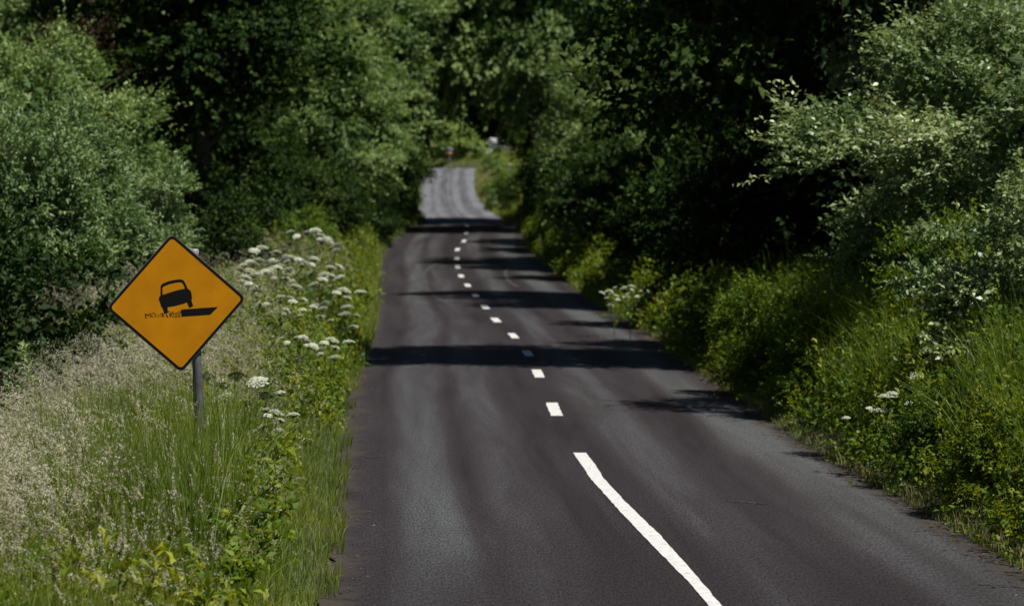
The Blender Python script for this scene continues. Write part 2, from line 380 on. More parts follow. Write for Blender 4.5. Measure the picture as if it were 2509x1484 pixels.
# ------------------------------------------------------------------ ground sheet
def build_ground():
    ys = np.concatenate([np.arange(-60, 10, 5), np.arange(10, 70, 0.75), np.arange(70, 300, 2), np.arange(300, 520, 12), np.array([560, 640, 760, 900, 1200, 1590])])
    off = np.array([0, .2, .45, .75, 1.1, 1.5, 2, 2.6, 3.3, 4.2, 5.5, 7, 9, 12, 16, 22, 32, 48, 75, 120, 200, 340])
    cols = []
    for y in ys:
        l, r = RL(y) + 0.12, RRt(y) - 0.12
        xs = np.concatenate([(l - off)[::-1], [(l + r) / 2], r + off])
        z = RZ(y) + bank(xs, np.full_like(xs, y))
        inside = (xs > l - 1e-6) & (xs < r + 1e-6)
        z = np.where(inside, RZ(y) - 0.075, z)
        far = np.clip((np.abs(xs) - 120) / 200, 0, 1)
        cols.append(np.stack([xs, np.full_like(xs, y), z], 1))
    n = len(cols[0]); V = np.concatenate(cols); k = len(ys)
    i = np.arange(k - 1)[:, None]; j = np.arange(n - 1)[None, :]
    Q = np.stack([i * n + j, i * n + j + 1, (i + 1) * n + j + 1, (i + 1) * n + j], -1).reshape(-1, 4)
    m, t, N = mat_new('ground_soil'); L = t.links.new
    ge = N('ShaderNodeNewGeometry'); n1 = N('ShaderNodeTexNoise'); n1.inputs['Scale'].default_value = 3; n1.inputs['Detail'].default_value = 8; L(ge.outputs['Position'], n1.inputs['Vector'])
    cr = N('ShaderNodeValToRGB'); e = cr.color_ramp.elements; e[0].position = .35; e[0].color = (.022, .02, .01, 1); e[1].position = .65; e[1].color = (.05, .065, .02, 1)
    L(n1.outputs['Fac'], cr.inputs[0]); pb = N('ShaderNodeBsdfPrincipled'); pb.inputs['Roughness'].default_value = .95; L(cr.outputs[0], pb.inputs['Base Color'])
    # open pasture on the slope far from the road
    sx = N('ShaderNodeSeparateXYZ'); L(ge.outputs['Position'], sx.inputs[0])
    mr = N('ShaderNodeMapRange'); mr.inputs['From Min'].default_value = -16; mr.inputs['From Max'].default_value = -22; L(sx.outputs['X'], mr.inputs['Value'])
    mx = N('ShaderNodeMix', data_type='RGBA'); L(mr.outputs[0], mx.inputs['Factor']); L(cr.outputs[0], mx.inputs['A'])
    c3 = N('ShaderNodeValToRGB'); e = c3.color_ramp.elements; e[0].position = .3; e[0].color = (.05, .085, .024, 1); e[1].position = .7; e[1].color = (.105, .135, .05, 1); L(n1.outputs['Fac'], c3.inputs[0])
    L(c3.outputs[0], mx.inputs['B']); L(mx.outputs['Result'], pb.inputs['Base Color'])
    o = N('ShaderNodeOutputMaterial'); L(pb.outputs[0], o.inputs[0])
    g = Geo(); g.add(V, Q); ob = obj('ground', g.mesh('ground', m, True))
    tag(ob, 'sloping verges and pasture under the hedges', 'ground', kind='structure')
build_ground()

# ------------------------------------------------------------------ grass on the verges
def blades(g, P, hgt, wid, lean, seg=3, tint=None, mat=0, r=rng, curve=1.0):
    N = len(P); s = np.linspace(0, 1, seg + 1)
    hd = r.uniform(0, 2 * np.pi, N); la = np.abs(r.normal(size=N)) * 0.35 * curve
    dx = np.cos(hd) * la + lean[0]; dy = np.sin(hd) * la + lean[1]
    hgt = hgt * r.uniform(0.55, 1.15, N)
    pos = np.empty((N, seg + 1, 3))
    pos[..., 0] = P[:, None, 0] + (dx * hgt)[:, None] * s ** 1.8
    pos[..., 1] = P[:, None, 1] + (dy * hgt)[:, None] * s ** 1.8
    dr = np.sqrt(dx ** 2 + dy ** 2)
    pos[..., 2] = P[:, None, 2] + hgt[:, None] * (s - 0.35 * np.minimum(dr, 1.2)[:, None] * s ** 3)
    a = r.uniform(0, np.pi, N); sd = np.stack([np.cos(a), np.sin(a) * 0.6, 0 * a], 1)
    wd = np.asarray(wid) * r.uniform(0.6, 1.3, N)
    wp = wd[:, None] * (1 - s[None, :] ** 2 * 0.92)
    V = np.stack([pos - sd[:, None] * wp[..., None] / 2, pos + sd[:, None] * wp[..., None] / 2], 2)   # N,seg+1,2,3
    b = (np.arange(N) * (seg + 1) * 2)[:, None] + (np.arange(seg) * 2)[None, :]
    Q = np.stack([b, b + 1, b + 3, b + 2], -1).reshape(-1, 4)
    if tint is None: tint = r.uniform(0, 1, N)
    g.add(V.reshape(-1, 3), Q, np.repeat(tint, (seg + 1) * 2), mat)
    return pos

def tussock(P, r=rng, size=0.07, n=9):
    """pull scattered roots together into tufts that spread outwards"""
    N = len(P); c = P[r.integers(0, N, max(1, N // n))]; k = r.integers(0, len(c), N)
    off = r.normal(size=(N, 2)) * size * r.uniform(.5, 1.5, N)[:, None]
    Q = c[k].copy(); Q[:, :2] += off; Q[:, 2] = GZ(Q[:, 0], Q[:, 1]) - .02
    return Q, np.stack([off[:, 0], off[:, 1]], 0) * 3.5
def scatter_left(n, y0, y1, u0, u1, pw=1.0, r=rng):
    y = y0 + (y1 - y0) * r.uniform(0, 1, n) ** pw
    u = u0 + (u1 - u0) * r.uniform(0, 1, n); x = RL(y) - u
    return np.stack([x, y, GZ(x, y) - 0.02], 1), u
def scatter_right(n, y0, y1, u0, u1, pw=1.0, r=rng):
    y = y0 + (y1 - y0) * r.uniform(0, 1, n) ** pw
    u = u0 + (u1 - u0) * r.uniform(0, 1, n); x = RRt(y) + u
    return np.stack([x, y, GZ(x, y) - 0.02], 1), u

def patch(x, y, s, seed=0):
    return 0.5 + 0.5 * np.sin(x * s + seed + 1.7 * np.sin(y * s * 0.6 + seed * 2)) * np.sin(y * s * 0.5 + seed * 1.3 + np.sin(x * s * 0.8))

def grass_left():
    g = Geo()
    # edge turf, green and bending over the tarmac
    P, u = scatter_left(34000, 15, 60, -0.14, 1.3, 1.5); P = P[(u > -0.02) | (patch(P[:, 0] * 0, P[:, 1], 3.1, 2) > .5)]; u = RL(P[:, 1]) - P[:, 0]
    h = 0.16 + 0.34 * sstep(u, 0, 0.9); blades(g, P, h, 0.007, (0.12, 0), 3, np.clip(rng.uniform(0, .75, len(P)) + .2 * patch(P[:, 0], P[:, 1], 2.2, 3) - .1, 0, 1))
    P, u = scatter_left(50000, 15, 48, 0.5, 5.5, 1.4)
    h = np.zeros(len(P)); t = np.clip(rng.uniform(0, .7, len(P)) + 0.3 * patch(P[:, 0], P[:, 1], 1.1, 5) - 0.1, 0, 1)
    P, off = tussock(P, size=.09, n=22); u = RL(P[:, 1]) - P[:, 0]; h = (0.30 + 0.62 * patch(P[:, 0], P[:, 1], 4.2, 1) * (0.4 + 0.6 * patch(P[:, 0], P[:, 1], 1.3, 6)) + .2 * patch(P[:, 0], P[:, 1], 9, 3)) * (0.6 + 0.55 * sstep(u, .45, 1.6)); off[0] -= .08; t = np.clip(t + .28 * (patch(P[:, 0], P[:, 1], 5.5, 8) - .5), 0, 1)
    blades(g, P, h, 0.0095, off, 4, t, curve=1.7)
    P, u = scatter_left(9000, 18.5, 25, 0.7, 2.4, 1.0); P, off = tussock(P, size=.05)
    blades(g, P, 1.1 * np.ones(len(P)), 0.009, off * .6 - np.array([[.08], [0]]), 4, rng.uniform(0, .6, len(P)), curve=0.7)
    P, u = scatter_left(26000, 46, 135, -0.15, 3.0, 1.5)
    blades(g, P, 0.35 + 0.35 * sstep(u, 0, 1), 0.014, (0.03, 0), 2)
    P, u = scatter_left(9000, 135, 285, -0.2, 3.5, 1.0)
    blades(g, P, 0.45 + 0.45 * sstep(u, 0, 1), 0.03, (0, 0), 2)
    o = obj('grass', g.mesh('grass_left', M['grass'])); tag(o, 'long green grass on the left verge beside the tarmac', 'grass', kind='stuff')
    # flowering grasses : thin stems with loose pale panicles
    g = Geo()
    def heads(P, h, ln, nb, sz, tint=None, lean=-0.10):
        pos = blades(g, P, h, 0.0034, (lean, 0), 4, tint, 1, curve=0.8)
        top = pos[:, -1]; dr = nrm(pos[:, -1] - pos[:, -2]); N = len(P); m = 5
        # nodding axis, side branches and the spikelets strung along them
        s = np.linspace(0, 1, nb)[None, :, None]; hd = nrm(np.stack([dr[:, 0] - .5, dr[:, 1], 0 * dr[:, 0]], 1))
        L_ = (ln * rng.uniform(.6, 1.25, N))[:, None, None]
        ax = (top - dr * L_[:, 0] * .35)[:, None] + L_ * (dr[:, None] * s + hd[:, None] * .45 * s ** 2 + np.array([0, 0, -.38]) * s ** 2.5)
        br = rng.normal(size=(N, nb, 3)) * .5 + dr[:, None] * .8 - np.array([0.25, 0, 0.1]); br = nrm(br) * L_ * .30 * (1.1 - s)
        t = np.linspace(.2, 1, m)[None, None, :, None]
        pp = ax[:, :, None] + br[:, :, None] * t + np.array([0, 0, -.12]) * L_[..., None] * t ** 2 + rng.normal(size=(N, nb, m, 3)) * .003
        dd = np.repeat(nrm(br)[:, :, None], m, 2) + rng.normal(size=(N, nb, m, 3)) * .3; dd[..., 2] -= .25
        k = N * nb * m; tt = np.clip(np.repeat(rng.uniform(0, 1, N), nb * m) + rng.normal(size=k) * .12, 0, 1)
        leaves(g, pp.reshape(-1, 3), dd.reshape(-1, 3), sz * rng.uniform(.6, 1.3, k), sz * 0.3, tt, 0, 0.3)
    P, u = scatter_left(12500, 15.5, 45, 0.9, 5.6, 1.7)
    keep = rng.uniform(0, 1, len(P)) < 0.10 + 0.95 * sstep(u + .06 * (P[:, 1] - 20), 1.0, 2.2) * (0.4 + 0.6 * patch(P[:, 0], P[:, 1], 0.9, 2)); P = P[keep]
    P = P[(patch(P[:, 0], P[:, 1], 3.0, 6) > .28)]; heads(P, 0.92 + 0.34 * rng.uniform(0, 1, len(P)), 0.27, 9, 0.018)
    P, u = scatter_left(2600, 15, 21, 1.5, 4.4, 1.0); heads(P, 0.85 + 0.3 * rng.uniform(0, 1, len(P)), 0.32, 10, 0.018)
    P, u = scatter_left(1500, 15.5, 40, 0.25, 1.6, 1.2); heads(P, 0.5 + 0.3 * rng.uniform(0, 1, len(P)), 0.13, 5, 0.014)
    P, u = scatter_left(2800, 30, 75, 0.6, 3.2, 1.2); heads(P, 0.8 + 0.3 * rng.uniform(0, 1, len(P)), 0.24, 6, 0.022)
    P, u = scatter_left(420, 15, 26, 0.5, 4.0, 1.2)      # dense cream spikes
    pos = blades(g, P, 0.95 * np.ones(len(P)), 0.004, (-.05, 0), 4, None, 1, curve=.8); n = 46; q = rng.uniform(0, 1, (len(P), n, 1))
    dv = (pos[:, -1] - pos[:, -2]); dv = nrm(dv)[:, None] * .11; tp = pos[:, -1, None] - dv * .2 + dv * q + rng.normal(size=(len(P), n, 3)) * .0035
    leaves(g, tp.reshape(-1, 3), (dv / .11 + rng.normal(size=(len(P), n, 3)) * .4).reshape(-1, 3), .013, .005, np.repeat(rng.uniform(.3, 1, len(P)), n), 0, .3)
    P, u = scatter_left(900, 15.5, 28, 0.8, 4.8, 1.2)
    pos = blades(g, P, 0.95 * np.ones(len(P)), 0.006, (-0.05, 0), 4, None, 2, curve=.6); n = 22
    tp = pos[:, -1, None] - (pos[:, -1] - pos[:, -2])[:, None] * rng.uniform(0, 1.6, (len(P), n, 1)) + rng.normal(size=(len(P), n, 3)) * .008
    leaves(g, tp.reshape(-1, 3), rng.normal(size=(len(P) * n, 3)) + np.array([0, 0, .8]), .02, .007, rng.uniform(0, 1, len(P) * n), 2, .3)
    o = obj('flowering_grass', g.mesh('flowering_grass_left', [M['seed'], M['grass'], M['brownstem']])); tag(o, 'pale feathery seed heads of tall grass around the sign post', 'grass', kind='stuff')
grass_left()

def grass_right():
    g = Geo()
    P, u = scatter_right(9000, 18, 60, -0.08, 0.7, 1.5); blades(g, P, 0.12 + 0.25 * sstep(u, 0, 0.8), 0.008, (-0.1, 0), 3, np.clip(rng.uniform(.1, 1, len(P)), 0, 1))
    P, u = scatter_right(36000, 22, 54, 0.5, 4.4, 1.1); k = patch(P[:, 0], P[:, 1], 0.8, 4) > 0.3; P = P[k]
    blades(g, P, (0.75 + .6 * patch(P[:, 0], P[:, 1], 2.7, 3)), 0.011, (-0.15, -0.05), 3, rng.uniform(0, .6, len(P)))
    P, u = scatter_right(9000, 60, 135, -0.1, 1.6, 1.3); blades(g, P, 0.4 * np.ones(len(P)), 0.018, (-0.05, 0), 2)
    P, u = scatter_right(14000, 150, 290, -0.2, 4.5, 1.0); blades(g, P, 0.5 + 0.5 * sstep(u, 0, 1.5), 0.035, (0, 0), 2, rng.uniform(.3, 1, len(P)))
    P, u = scatter_right(9000, 284, 350, 0, 14, 1.0); blades(g, P, 0.5 * np.ones(len(P)), 0.05, (0, 0), 2, rng.uniform(.3, 1, len(P)))
    o = obj('grass', g.mesh('grass_right', M['grass'])); tag(o, 'bright green grass on the right bank below the leafy tree', 'grass', kind='stuff')
    g = Geo()
    P, u = scatter_right(7000, 18, 70, -0.02, 0.55, 1.4); blades(g, P, 0.16 * np.ones(len(P)), 0.008, (-0.2, 0), 2)
    P, u = scatter_right(3500, 185, 262, 0.0, 2.6, 1.0); blades(g, P, 0.9 * np.ones(len(P)), 0.04, (0, 0), 2, rng.uniform(.4, 1, len(P)))
    o = obj('dry_grass', g.mesh('dry_grass', M['dry'])); tag(o, 'straw coloured dead grass along the right edge of the tarmac', 'grass', kind='stuff')
    # nettles, brambles and ferns in one tangled mass
    g = Geo()
    P, u = scatter_right(6500, 18.5, 60, 0.12, 4.2, 1.45)
    O = rng.normal(size=(len(P), 3)) * 0.45; O[:, 2] += 0.8; O[:, 0] -= 0.3
    k = (patch(P[:, 0], P[:, 1], 0.8, 4) < 0.45) | (u < .9) | (P[:, 1] < 29) | (rng.uniform(0, 1, len(P)) < .3); P = P[k]; O = O[k]; u = u[k]
    hh = 0.35 + 0.8 * sstep(u, 0.05, 1.3) * (0.5 + 0.5 * patch(P[:, 0], P[:, 1], 1.4, 7))
    for k in range(4):
        Pk = P.copy(); Pk[:, 2] += hh * (0.12 + 0.24 * k) * rng.uniform(.7, 1.1, len(P)); Pk[:, :2] += rng.normal(size=(len(P), 2)) * 0.1
        twigs(g, Pk, O + rng.normal(size=O.shape) * 0.4, 7, 0.22, 0.06, 0.034, 1.0, 0.25, tint=np.clip(rng.uniform(0, .8, len(P)) + .4 * patch(P[:, 0], P[:, 1], .9, 9) - .15, 0, 1))
    P, u = scatter_right(900, 19, 56, 0.25, 3.6, 1.35)      # upright nettle and dock stems
    O = rng.normal(size=(len(P), 3)) * 0.16; O[:, 2] += 1; O[:, 0] -= .12
    twigs(g, P, O, 22, 0.95 * 1.0, 0.085, 0.034, 1.25, 0.02, tint=rng.uniform(.15, 1, len(P)))
    P, u = scatter_right(2600, 58, 140, 0.0, 3.0, 1.2)
    O = rng.normal(size=(len(P), 3)) * 0.45; O[:, 2] += 0.8
    for k in range(3):
        Pk = P.copy(); Pk[:, 2] += (0.2 + 0.35 * k) * rng.uniform(.6, 1.1, len(P)) * (.4 + .6 * sstep(u, 0, 1)); twigs(g, Pk, O, 7, 0.35, 0.11, 0.06, 1.0, 0.25)
    o = obj('undergrowth', g.mesh('undergrowth_right', M['under'])); tag(o, 'tangle of nettles and brambles covering the right bank', 'undergrowth', kind='stuff')
    g = Geo()
    P, u = scatter_left(1700, 16, 34, 0.35, 3.6, 1.2); P = P[patch(P[:, 0], P[:, 1], 2.6, 11) > .45]
    O = rng.normal(size=(len(P), 3)) * 0.5; O[:, 2] += 0.8
    for k in range(3):
        Pk = P.copy(); Pk[:, 2] += (0.12 + 0.17 * k) * rng.uniform(.6, 1.1, len(P)); twigs(g, Pk, O + rng.normal(size=O.shape) * .3, 6, 0.2, 0.10, 0.042, 1.0, 0.25)
    P, u = scatter_left(3000, 33, 62, 0.08, 3.0, 1.2)
    O = rng.normal(size=(len(P), 3)) * 0.45; O[:, 2] += 0.8
    for k in range(3):
        Pk = P.copy(); Pk[:, 2] += (0.1 + 0.34 * k) * rng.uniform(.5, 1.2, len(P)) * (.45 + .55 * sstep(u, 0, .9)); twigs(g, Pk, O, 7, 0.24, 0.065, 0.035, 1.0, 0.25)
    P, u = scatter_left(2600, 60, 290, 0.1, 3.5, 1.2)
    O = rng.normal(size=(len(P), 3)) * 0.45; O[:, 2] += 0.8
    for k in range(3):
        Pk = P.copy(); Pk[:, 2] += (0.15 + 0.33 * k) * rng.uniform(.6, 1.1, len(P)) * (.4 + .6 * sstep(u, 0, 1)); twigs(g, Pk, O, 7, 0.35, 0.11, 0.06, 1.0, 0.25)
    o = obj('undergrowth', g.mesh('undergrowth_left', M['under'])); tag(o, 'low leafy weeds on the left bank beneath the white flowers', 'undergrowth', kind='stuff')
grass_right()

def litter():
    g = Geo()
    for sc_, u0 in ((scatter_left, -1), (scatter_right, -1)):
        P, u = sc_(2600, 15, 75, -0.5, 0.06, 1.7); u = u * 0; k = rng.uniform(0, 1, len(P)); 
        edge = RL(P[:, 1]) if sc_ is scatter_left else RRt(P[:, 1]); d = np.abs(P[:, 0] - edge); P = P[k < np.exp(-d / .14)]
        P[:, 2] = np.maximum(road_top(P[:, 0], P[:, 1]), P[:, 2]) + .006
        D = rng.normal(size=P.shape); D[:, 2] *= .15; L_ = rng.uniform(.012, .05, len(P)); leaves(g, P, D, L_, L_ * rng.uniform(.3, .7, len(P)), rng.uniform(0, 1, len(P)), 0, 3.0)
    o = obj('leaf_litter', g.mesh('leaf_litter', M['brownleaf'])); tag(o, 'dry bits of grass and leaf strewn along both edges of the tarmac', 'leaf litter', kind='stuff')
litter()

# ------------------------------------------------------------------ warning sign
def flat_poly(name, loops, y0, thick, mat, parent, skip=None):
    """prism from outline loops (first = outside, others = holes) in the x-z plane; its front faces -y"""
    bm = bmesh.new(); es = []
    for lp in loops:
        vs = [bm.verts.new((x, y0, z)) for x, z in lp]
        es += [bm.edges.new((vs[i], vs[(i + 1) % len(vs)])) for i in range(len(vs))]
    bmesh.ops.triangle_fill(bm, use_beauty=True, use_dissolve=False, edges=es)
    for f in bm.faces:
        if f.normal.y > 0: f.normal_flip()
    r = bmesh.ops.extrude_face_region(bm, geom=bm.faces[:])
    bmesh.ops.translate(bm, verts=[v for v in r['geom'] if isinstance(v, bmesh.types.BMVert)], vec=(0, -thick, 0))
    bmesh.ops.recalc_face_normals(bm, faces=bm.faces)
    me = bpy.data.meshes.new(name); bm.to_mesh(me); bm.free(); me.materials.append(mat)
    return obj(name, me, parent)

def rsquare(side, rad, ang, n=7):
    h = side / 2 - rad; out = []
    for q, (sx, sy) in enumerate(((1, 1), (-1, 1), (-1, -1), (1, -1))):
        for k in range(n):
            a = q * math.pi / 2 + k / (n - 1) * math.pi / 2
            out.append((sx * h + rad * math.cos(a), sy * h + rad * math.sin(a)))
    c, s = math.cos(ang), math.sin(ang)
    return [(x * c - y * s, x * s + y * c) for x, y in out]

def build_sign():
    Y = 23.05
    top = ray(193.8, 250.0, Y); cen = ray(177.6, 302.3, Y)
    bx = ray(198.6, 420, Y).x
    zb = float(GZ(bx, Y))
    tilt = (top.x - bx) / (top.z - ray(198.6, 420, Y).z)
    bxx = top.x - tilt * (top.z - zb)
    root = empty('warning_sign', (bxx, Y, zb))
    tag(root, 'orange diamond warning sign with black tilted car, leaning on its grey pole in the grass', 'road sign')
    M['orange'] = plain('orange_sheeting', (.40, .160, .001), 0.55, 0.12, 0, 0.12, 5.0)
    M['black'] = plain('black_vinyl', (.004, .004, .004), 0.8, 0.1, 0, 0.1, 8)
    M['alu'] = plain('galvanised_steel', (.075, .077, .085), 0.55, 0.4, 0.25, 0.35, 12)
    L = Vector((bxx, Y, zb))
    g = Geo(); hp = top.z - zb; pts = [(0, 0, -0.3), (tilt * hp * .33, 0, hp * .33), (tilt * hp * .66, 0, hp * .66), (tilt * hp, 0, hp)]
    tube(g, pts, 0.038, 20); pole = obj('pole', g.mesh('pole', M['alu'], True), root)
    g = Geo(); tube(g, [(tilt * hp, 0, hp - .03), (tilt * hp, 0, hp), (tilt * hp, 0, hp + .012)], [.041, .041, .034], 20)
    obj('pole_cap', g.mesh('pole_cap', plain('cap_plastic', (.2, .2, .21), .4, .5, 0, .1)), pole)
    hub = bpy.data.objects.new('sign_panel', None)
    rot = R(3.7)
    # panel mesh carries everything painted on it
    face = flat_poly('sign_panel', [rsquare(.752, .045, rot + math.pi / 4)], 0.0, 0.004, M['alu'], root)
    face.location = cen - L + Vector((0, -0.078, 0)); face.rotation_euler = (0, 0, R(9)); face.scale = (1.06, 1, 1.06)
    bpy.data.objects.remove(hub)
    flat_poly('sign_face', [rsquare(.742, .042, rot + math.pi / 4)], -0.0035, 0.0022, M['orange'], face)
    flat_poly('black_border', [rsquare(.742, .042, rot + math.pi / 4), rsquare(.706, .028, rot + math.pi / 4)], -0.0052, 0.0015, M['black'], face)
    q = lambda x, y: ((x - 712) * 1.06 / 1247, -(y - 742) * 1.06 / 1275)
    car = [(572, 580), (590, 562), (640, 541), (700, 528), (745, 524), (768, 528), (784, 545), (800, 580), (812, 610), (835, 625), (845, 648), (851, 700), (845, 715), (860, 768), (850, 777), (825, 784), (806, 735), (770, 748), (700, 768), (632, 778), (636, 825), (626, 836), (603, 838), (590, 790), (574, 768), (566, 735), (555, 710), (557, 688), (570, 674)]
    win = [(587, 605), (598, 589), (650, 567), (710, 553), (750, 550), (766, 558), (780, 585), (788, 610), (740, 618), (690, 632), (640, 648), (600, 662), (588, 663)]
    flat_poly('car_symbol', [[q(*p) for p in car], [q(*p) for p in win]], -0.0052, 0.0014, M['black'], face)
    flat_poly('road_edge_symbol', [[q(*p) for p in [(752, 800), (1083, 778), (1012, 850), (755, 866)]]], -0.0052, 0.0014, M['black'], face)
    bm = bmesh.new(); rr = random.Random(4)
    for k in range(150):
        x = rr.uniform(432, 602) if k < 82 else rr.uniform(622, 750)
        lo = 830 - 14 * (x > 640) - 8 * (x - 430) / 320 * 0 + (10 if x < 470 else 0)
        y = rr.uniform(lo, 872 - 0.02 * (x - 430)); a = rr.uniform(0, 3.14); l = rr.uniform(2.5, 7); b = rr.uniform(1.8, 3.4)
        c, s = math.cos(a), math.sin(a)
        vs = [bm.verts.new((q(x + u * c - v * s, y + u * s + v * c)[0], -0.0052, q(x + u * c - v * s, y + u * s + v * c)[1])) for u, v in ((-l, -b * .5), (0, -b), (l, b * .3), (0, b))]
        f = bm.faces.new(vs)
    for f in bm.faces:
        f.normal_update()
        if f.normal.y > 0: f.normal_flip()
    r = bmesh.ops.extrude_face_region(bm, geom=bm.faces[:])
    for j, v in enumerate([v for v in r['geom'] if isinstance(v, bmesh.types.BMVert)]): v.co.y -= 0.0012 + 0.00001 * (j // 4)
    me = bpy.data.meshes.new('loose_verge_symbol'); bm.to_mesh(me); bm.free(); me.materials.append(M['black']); obj('loose_verge_symbol', me, face)
    for dz in (0.17, -0.17):
        g = Geo(); zc = cen.z - zb + dz; xc = tilt * zc
        tube(g, [(xc - .16, -.064, zc), (xc + .08, -.026, zc)], .011, 4); b = obj('bracket', g.mesh('bracket', M['alu']), root)
        g = Geo(); tube(g, [(xc, 0, zc - .018), (xc, 0, zc + .018)], .0425, 16, cap=False); obj('clamp', g.mesh('clamp', M['alu'], True), b)
build_sign()

# ------------------------------------------------------------------ trees and shrubs
def make_tree(name, seed, h, base, rx, ncl, cr, tw, L, W, nl=8, tl=0.5, droop=0.15, fill=1200, trunk_r=0.16, squash=1.0, limbs=9, fillsz=0.4, upb=0.9, wild=0.35, stems=1):
    r = np.random.default_rng(seed)
    cz = (h + base) / 2; rz = (h - base) / 2
    g = Geo()
    # clumps spread over an uneven envelope
    C = []; k = 0
    while len(C) < ncl and k < 9000:
        k += 1
        u = nrm(r.normal(size=3)); f = r.uniform(0.35, 1.0) ** 0.5
        e = 1 + 0.22 * math.sin(3 * u[0] + seed) * math.cos(2.3 * u[1] + seed * 2) + 0.12 * math.sin(5 * u[2] + seed)
        c = np.array([u[0] * rx * f * e, u[1] * rx * f * e, cz + u[2] * rz * f * e])
        if c[2] < 0.25: continue
        if all(np.linalg.norm((c - q) / np.array([1, 1, 0.8])) > cr * 0.8 for q in C): C.append(c)
    C = np.array(C); ctr = np.array([0, 0, cz])
    for c in C:
        rad = cr * r.uniform(0.5, 1.0); n = int(tw * r.uniform(0.6, 1.25) * (rad / cr) ** 1.5 * 1.15)
        u = sph(n, r); u[:, 2] = np.where(u[:, 2] < -0.2, -u[:, 2] * .6, u[:, 2]); q = r.uniform(0.25, 1, n) ** 0.45
        P = c + u * rad * q[:, None] * np.array([1.05, 1.05, 0.7 * squash])
        out = nrm((c - ctr)[None, :] + 1e-6)
        O = u * 0.75 + out * 0.5 + r.normal(size=(n, 3)) * wild; O[:, 2] += 0.2
        P[:, 2] = np.maximum(P[:, 2], 0.05)
        twigs(g, P, O, nl, tl, L, W, 0.9, droop, 0, r, np.clip(r.uniform(0, 1) * 0.5 + r.uniform(0, .55, n), 0, 1), upb)
        # a few long shoots breaking the outline
        ns = max(2, n // 18); us = nrm(sph(ns, r) * .6 + out + np.array([0, 0, .5]))
        twigs(g, c + us * rad * 0.8, us, nl + 5, tl * 1.9, L, W, 0.9, droop, 0, r, r.uniform(.3, 1, ns), upb)
    if fill:
        u = sph(fill, r); q = r.uniform(0, 1, fill) ** (1 / 3) * 0.72
        P = np.stack([u[:, 0] * rx * q, u[:, 1] * rx * q, np.maximum(cz + u[:, 2] * rz * q, 0.1)], 1)
        leaves(g, P, sph(fill, r), fillsz * r.uniform(.6, 1.3, fill), fillsz * .6, r.uniform(0, .4, fill), 0, 0.3, r)
    crown = g.mesh(name + '_crown', M['mid'])
    g = Geo()
    if stems == 1:
        hh = base + (h - base) * 0.75; s = np.linspace(0, 1, 9); lean = r.normal(size=2) * 0.04 * h
        pts = np.stack([lean[0] * s ** 2 + 0.12 * np.sin(s * 5 + seed), lean[1] * s ** 2 + .1 * np.sin(s * 4), -0.3 + (hh + .3) * s], 1)
        rad = trunk_r * (1 - 0.8 * s) + 0.02; rad[0] *= 1.5; tube(g, pts, rad, 10)
        for c in C[r.permutation(len(C))[:limbs]]:
            s0 = np.clip(((c[2] - 0.3 * np.linalg.norm(c[:2])) / hh) * 0.85, 0.12, 0.9)
            p0 = np.array([np.interp(s0, s, pts[:, i]) for i in range(3)])
            t = np.linspace(0, 1, 6)[:, None]; mid = (p0 + c) / 2 + np.array([0, 0, 0.12 * np.linalg.norm(c - p0)])
            tube(g, (1 - t) ** 2 * p0 + 2 * t * (1 - t) * mid + t ** 2 * c, np.linspace(trunk_r * 0.42, 0.012, 6), 6)
    else:
        for c in C[r.permutation(len(C))[:limbs]]:
            p0 = np.array([r.normal() * .15, r.normal() * .15, -0.2]); t = np.linspace(0, 1, 7)[:, None]
            mid = np.array([c[0] * .3, c[1] * .3, c[2] * .6])
            tube(g, (1 - t) ** 2 * p0 + 2 * t * (1 - t) * mid + t ** 2 * c, np.linspace(trunk_r, 0.008, 7), 6)
    trunk = g.mesh(name + '_trunk', M['bark'], True)
    return crown, trunk, stems

T = {}
T['tall'] = make_tree('tall', 11, 14, 2.2, 3.9, 62, 1.35, 110, .19, .125, 8, .6, .18, 2600, .22, limbs=14)
T['tall_b'] = make_tree('tall_b', 23, 15, 1.2, 3.4, 64, 1.25, 105, .20, .125, 8, .55, .2, 2600, .2, limbs=14)
T['arch'] = make_tree('arch', 31, 16.5, 4.9, 5.2, 70, 1.6, 120, .26, .17, 8, .75, .2, 2600, .28, limbs=16, fillsz=.6)
T['ash'] = make_tree('ash', 47, 10, 1.0, 3.2, 54, 1.15, 130, .17, .085, 9, .5, .2, 1800, .15, limbs=12)
T['shrub'] = make_tree('shrub', 5, 3.2, .1, 1.7, 30, .65, 110, .11, .065, 8, .34, .15, 900, .035, limbs=9, stems=5, fillsz=.2, squash=1.25)
T['hedge'] = make_tree('hedge', 8, 4.6, .1, 2.1, 42, .8, 115, .14, .085, 8, .42, .15, 1500, .05, limbs=10, stems=6, fillsz=.25)
T['willow'] = make_tree('willow', 61, 4.6, .2, 1.75, 44, .62, 150, .125, .04, 10, .38, .1, 1500, .04, limbs=12, stems=6, fillsz=.2, wild=.25, squash=1.4)
T['sallow'] = make_tree('sallow', 77, 5.4, .5, 2.1, 60, .6, 170, .095, .050, 9, .38, .08, 1800, .06, limbs=14, stems=5, fillsz=.2, wild=.3, squash=1.4)
T['round'] = make_tree('round', 91, 3.4, .0, 2.2, 40, .75, 120, .16, .10, 8, .4, .1, 1200, .05, limbs=8, stems=5, fillsz=.35)

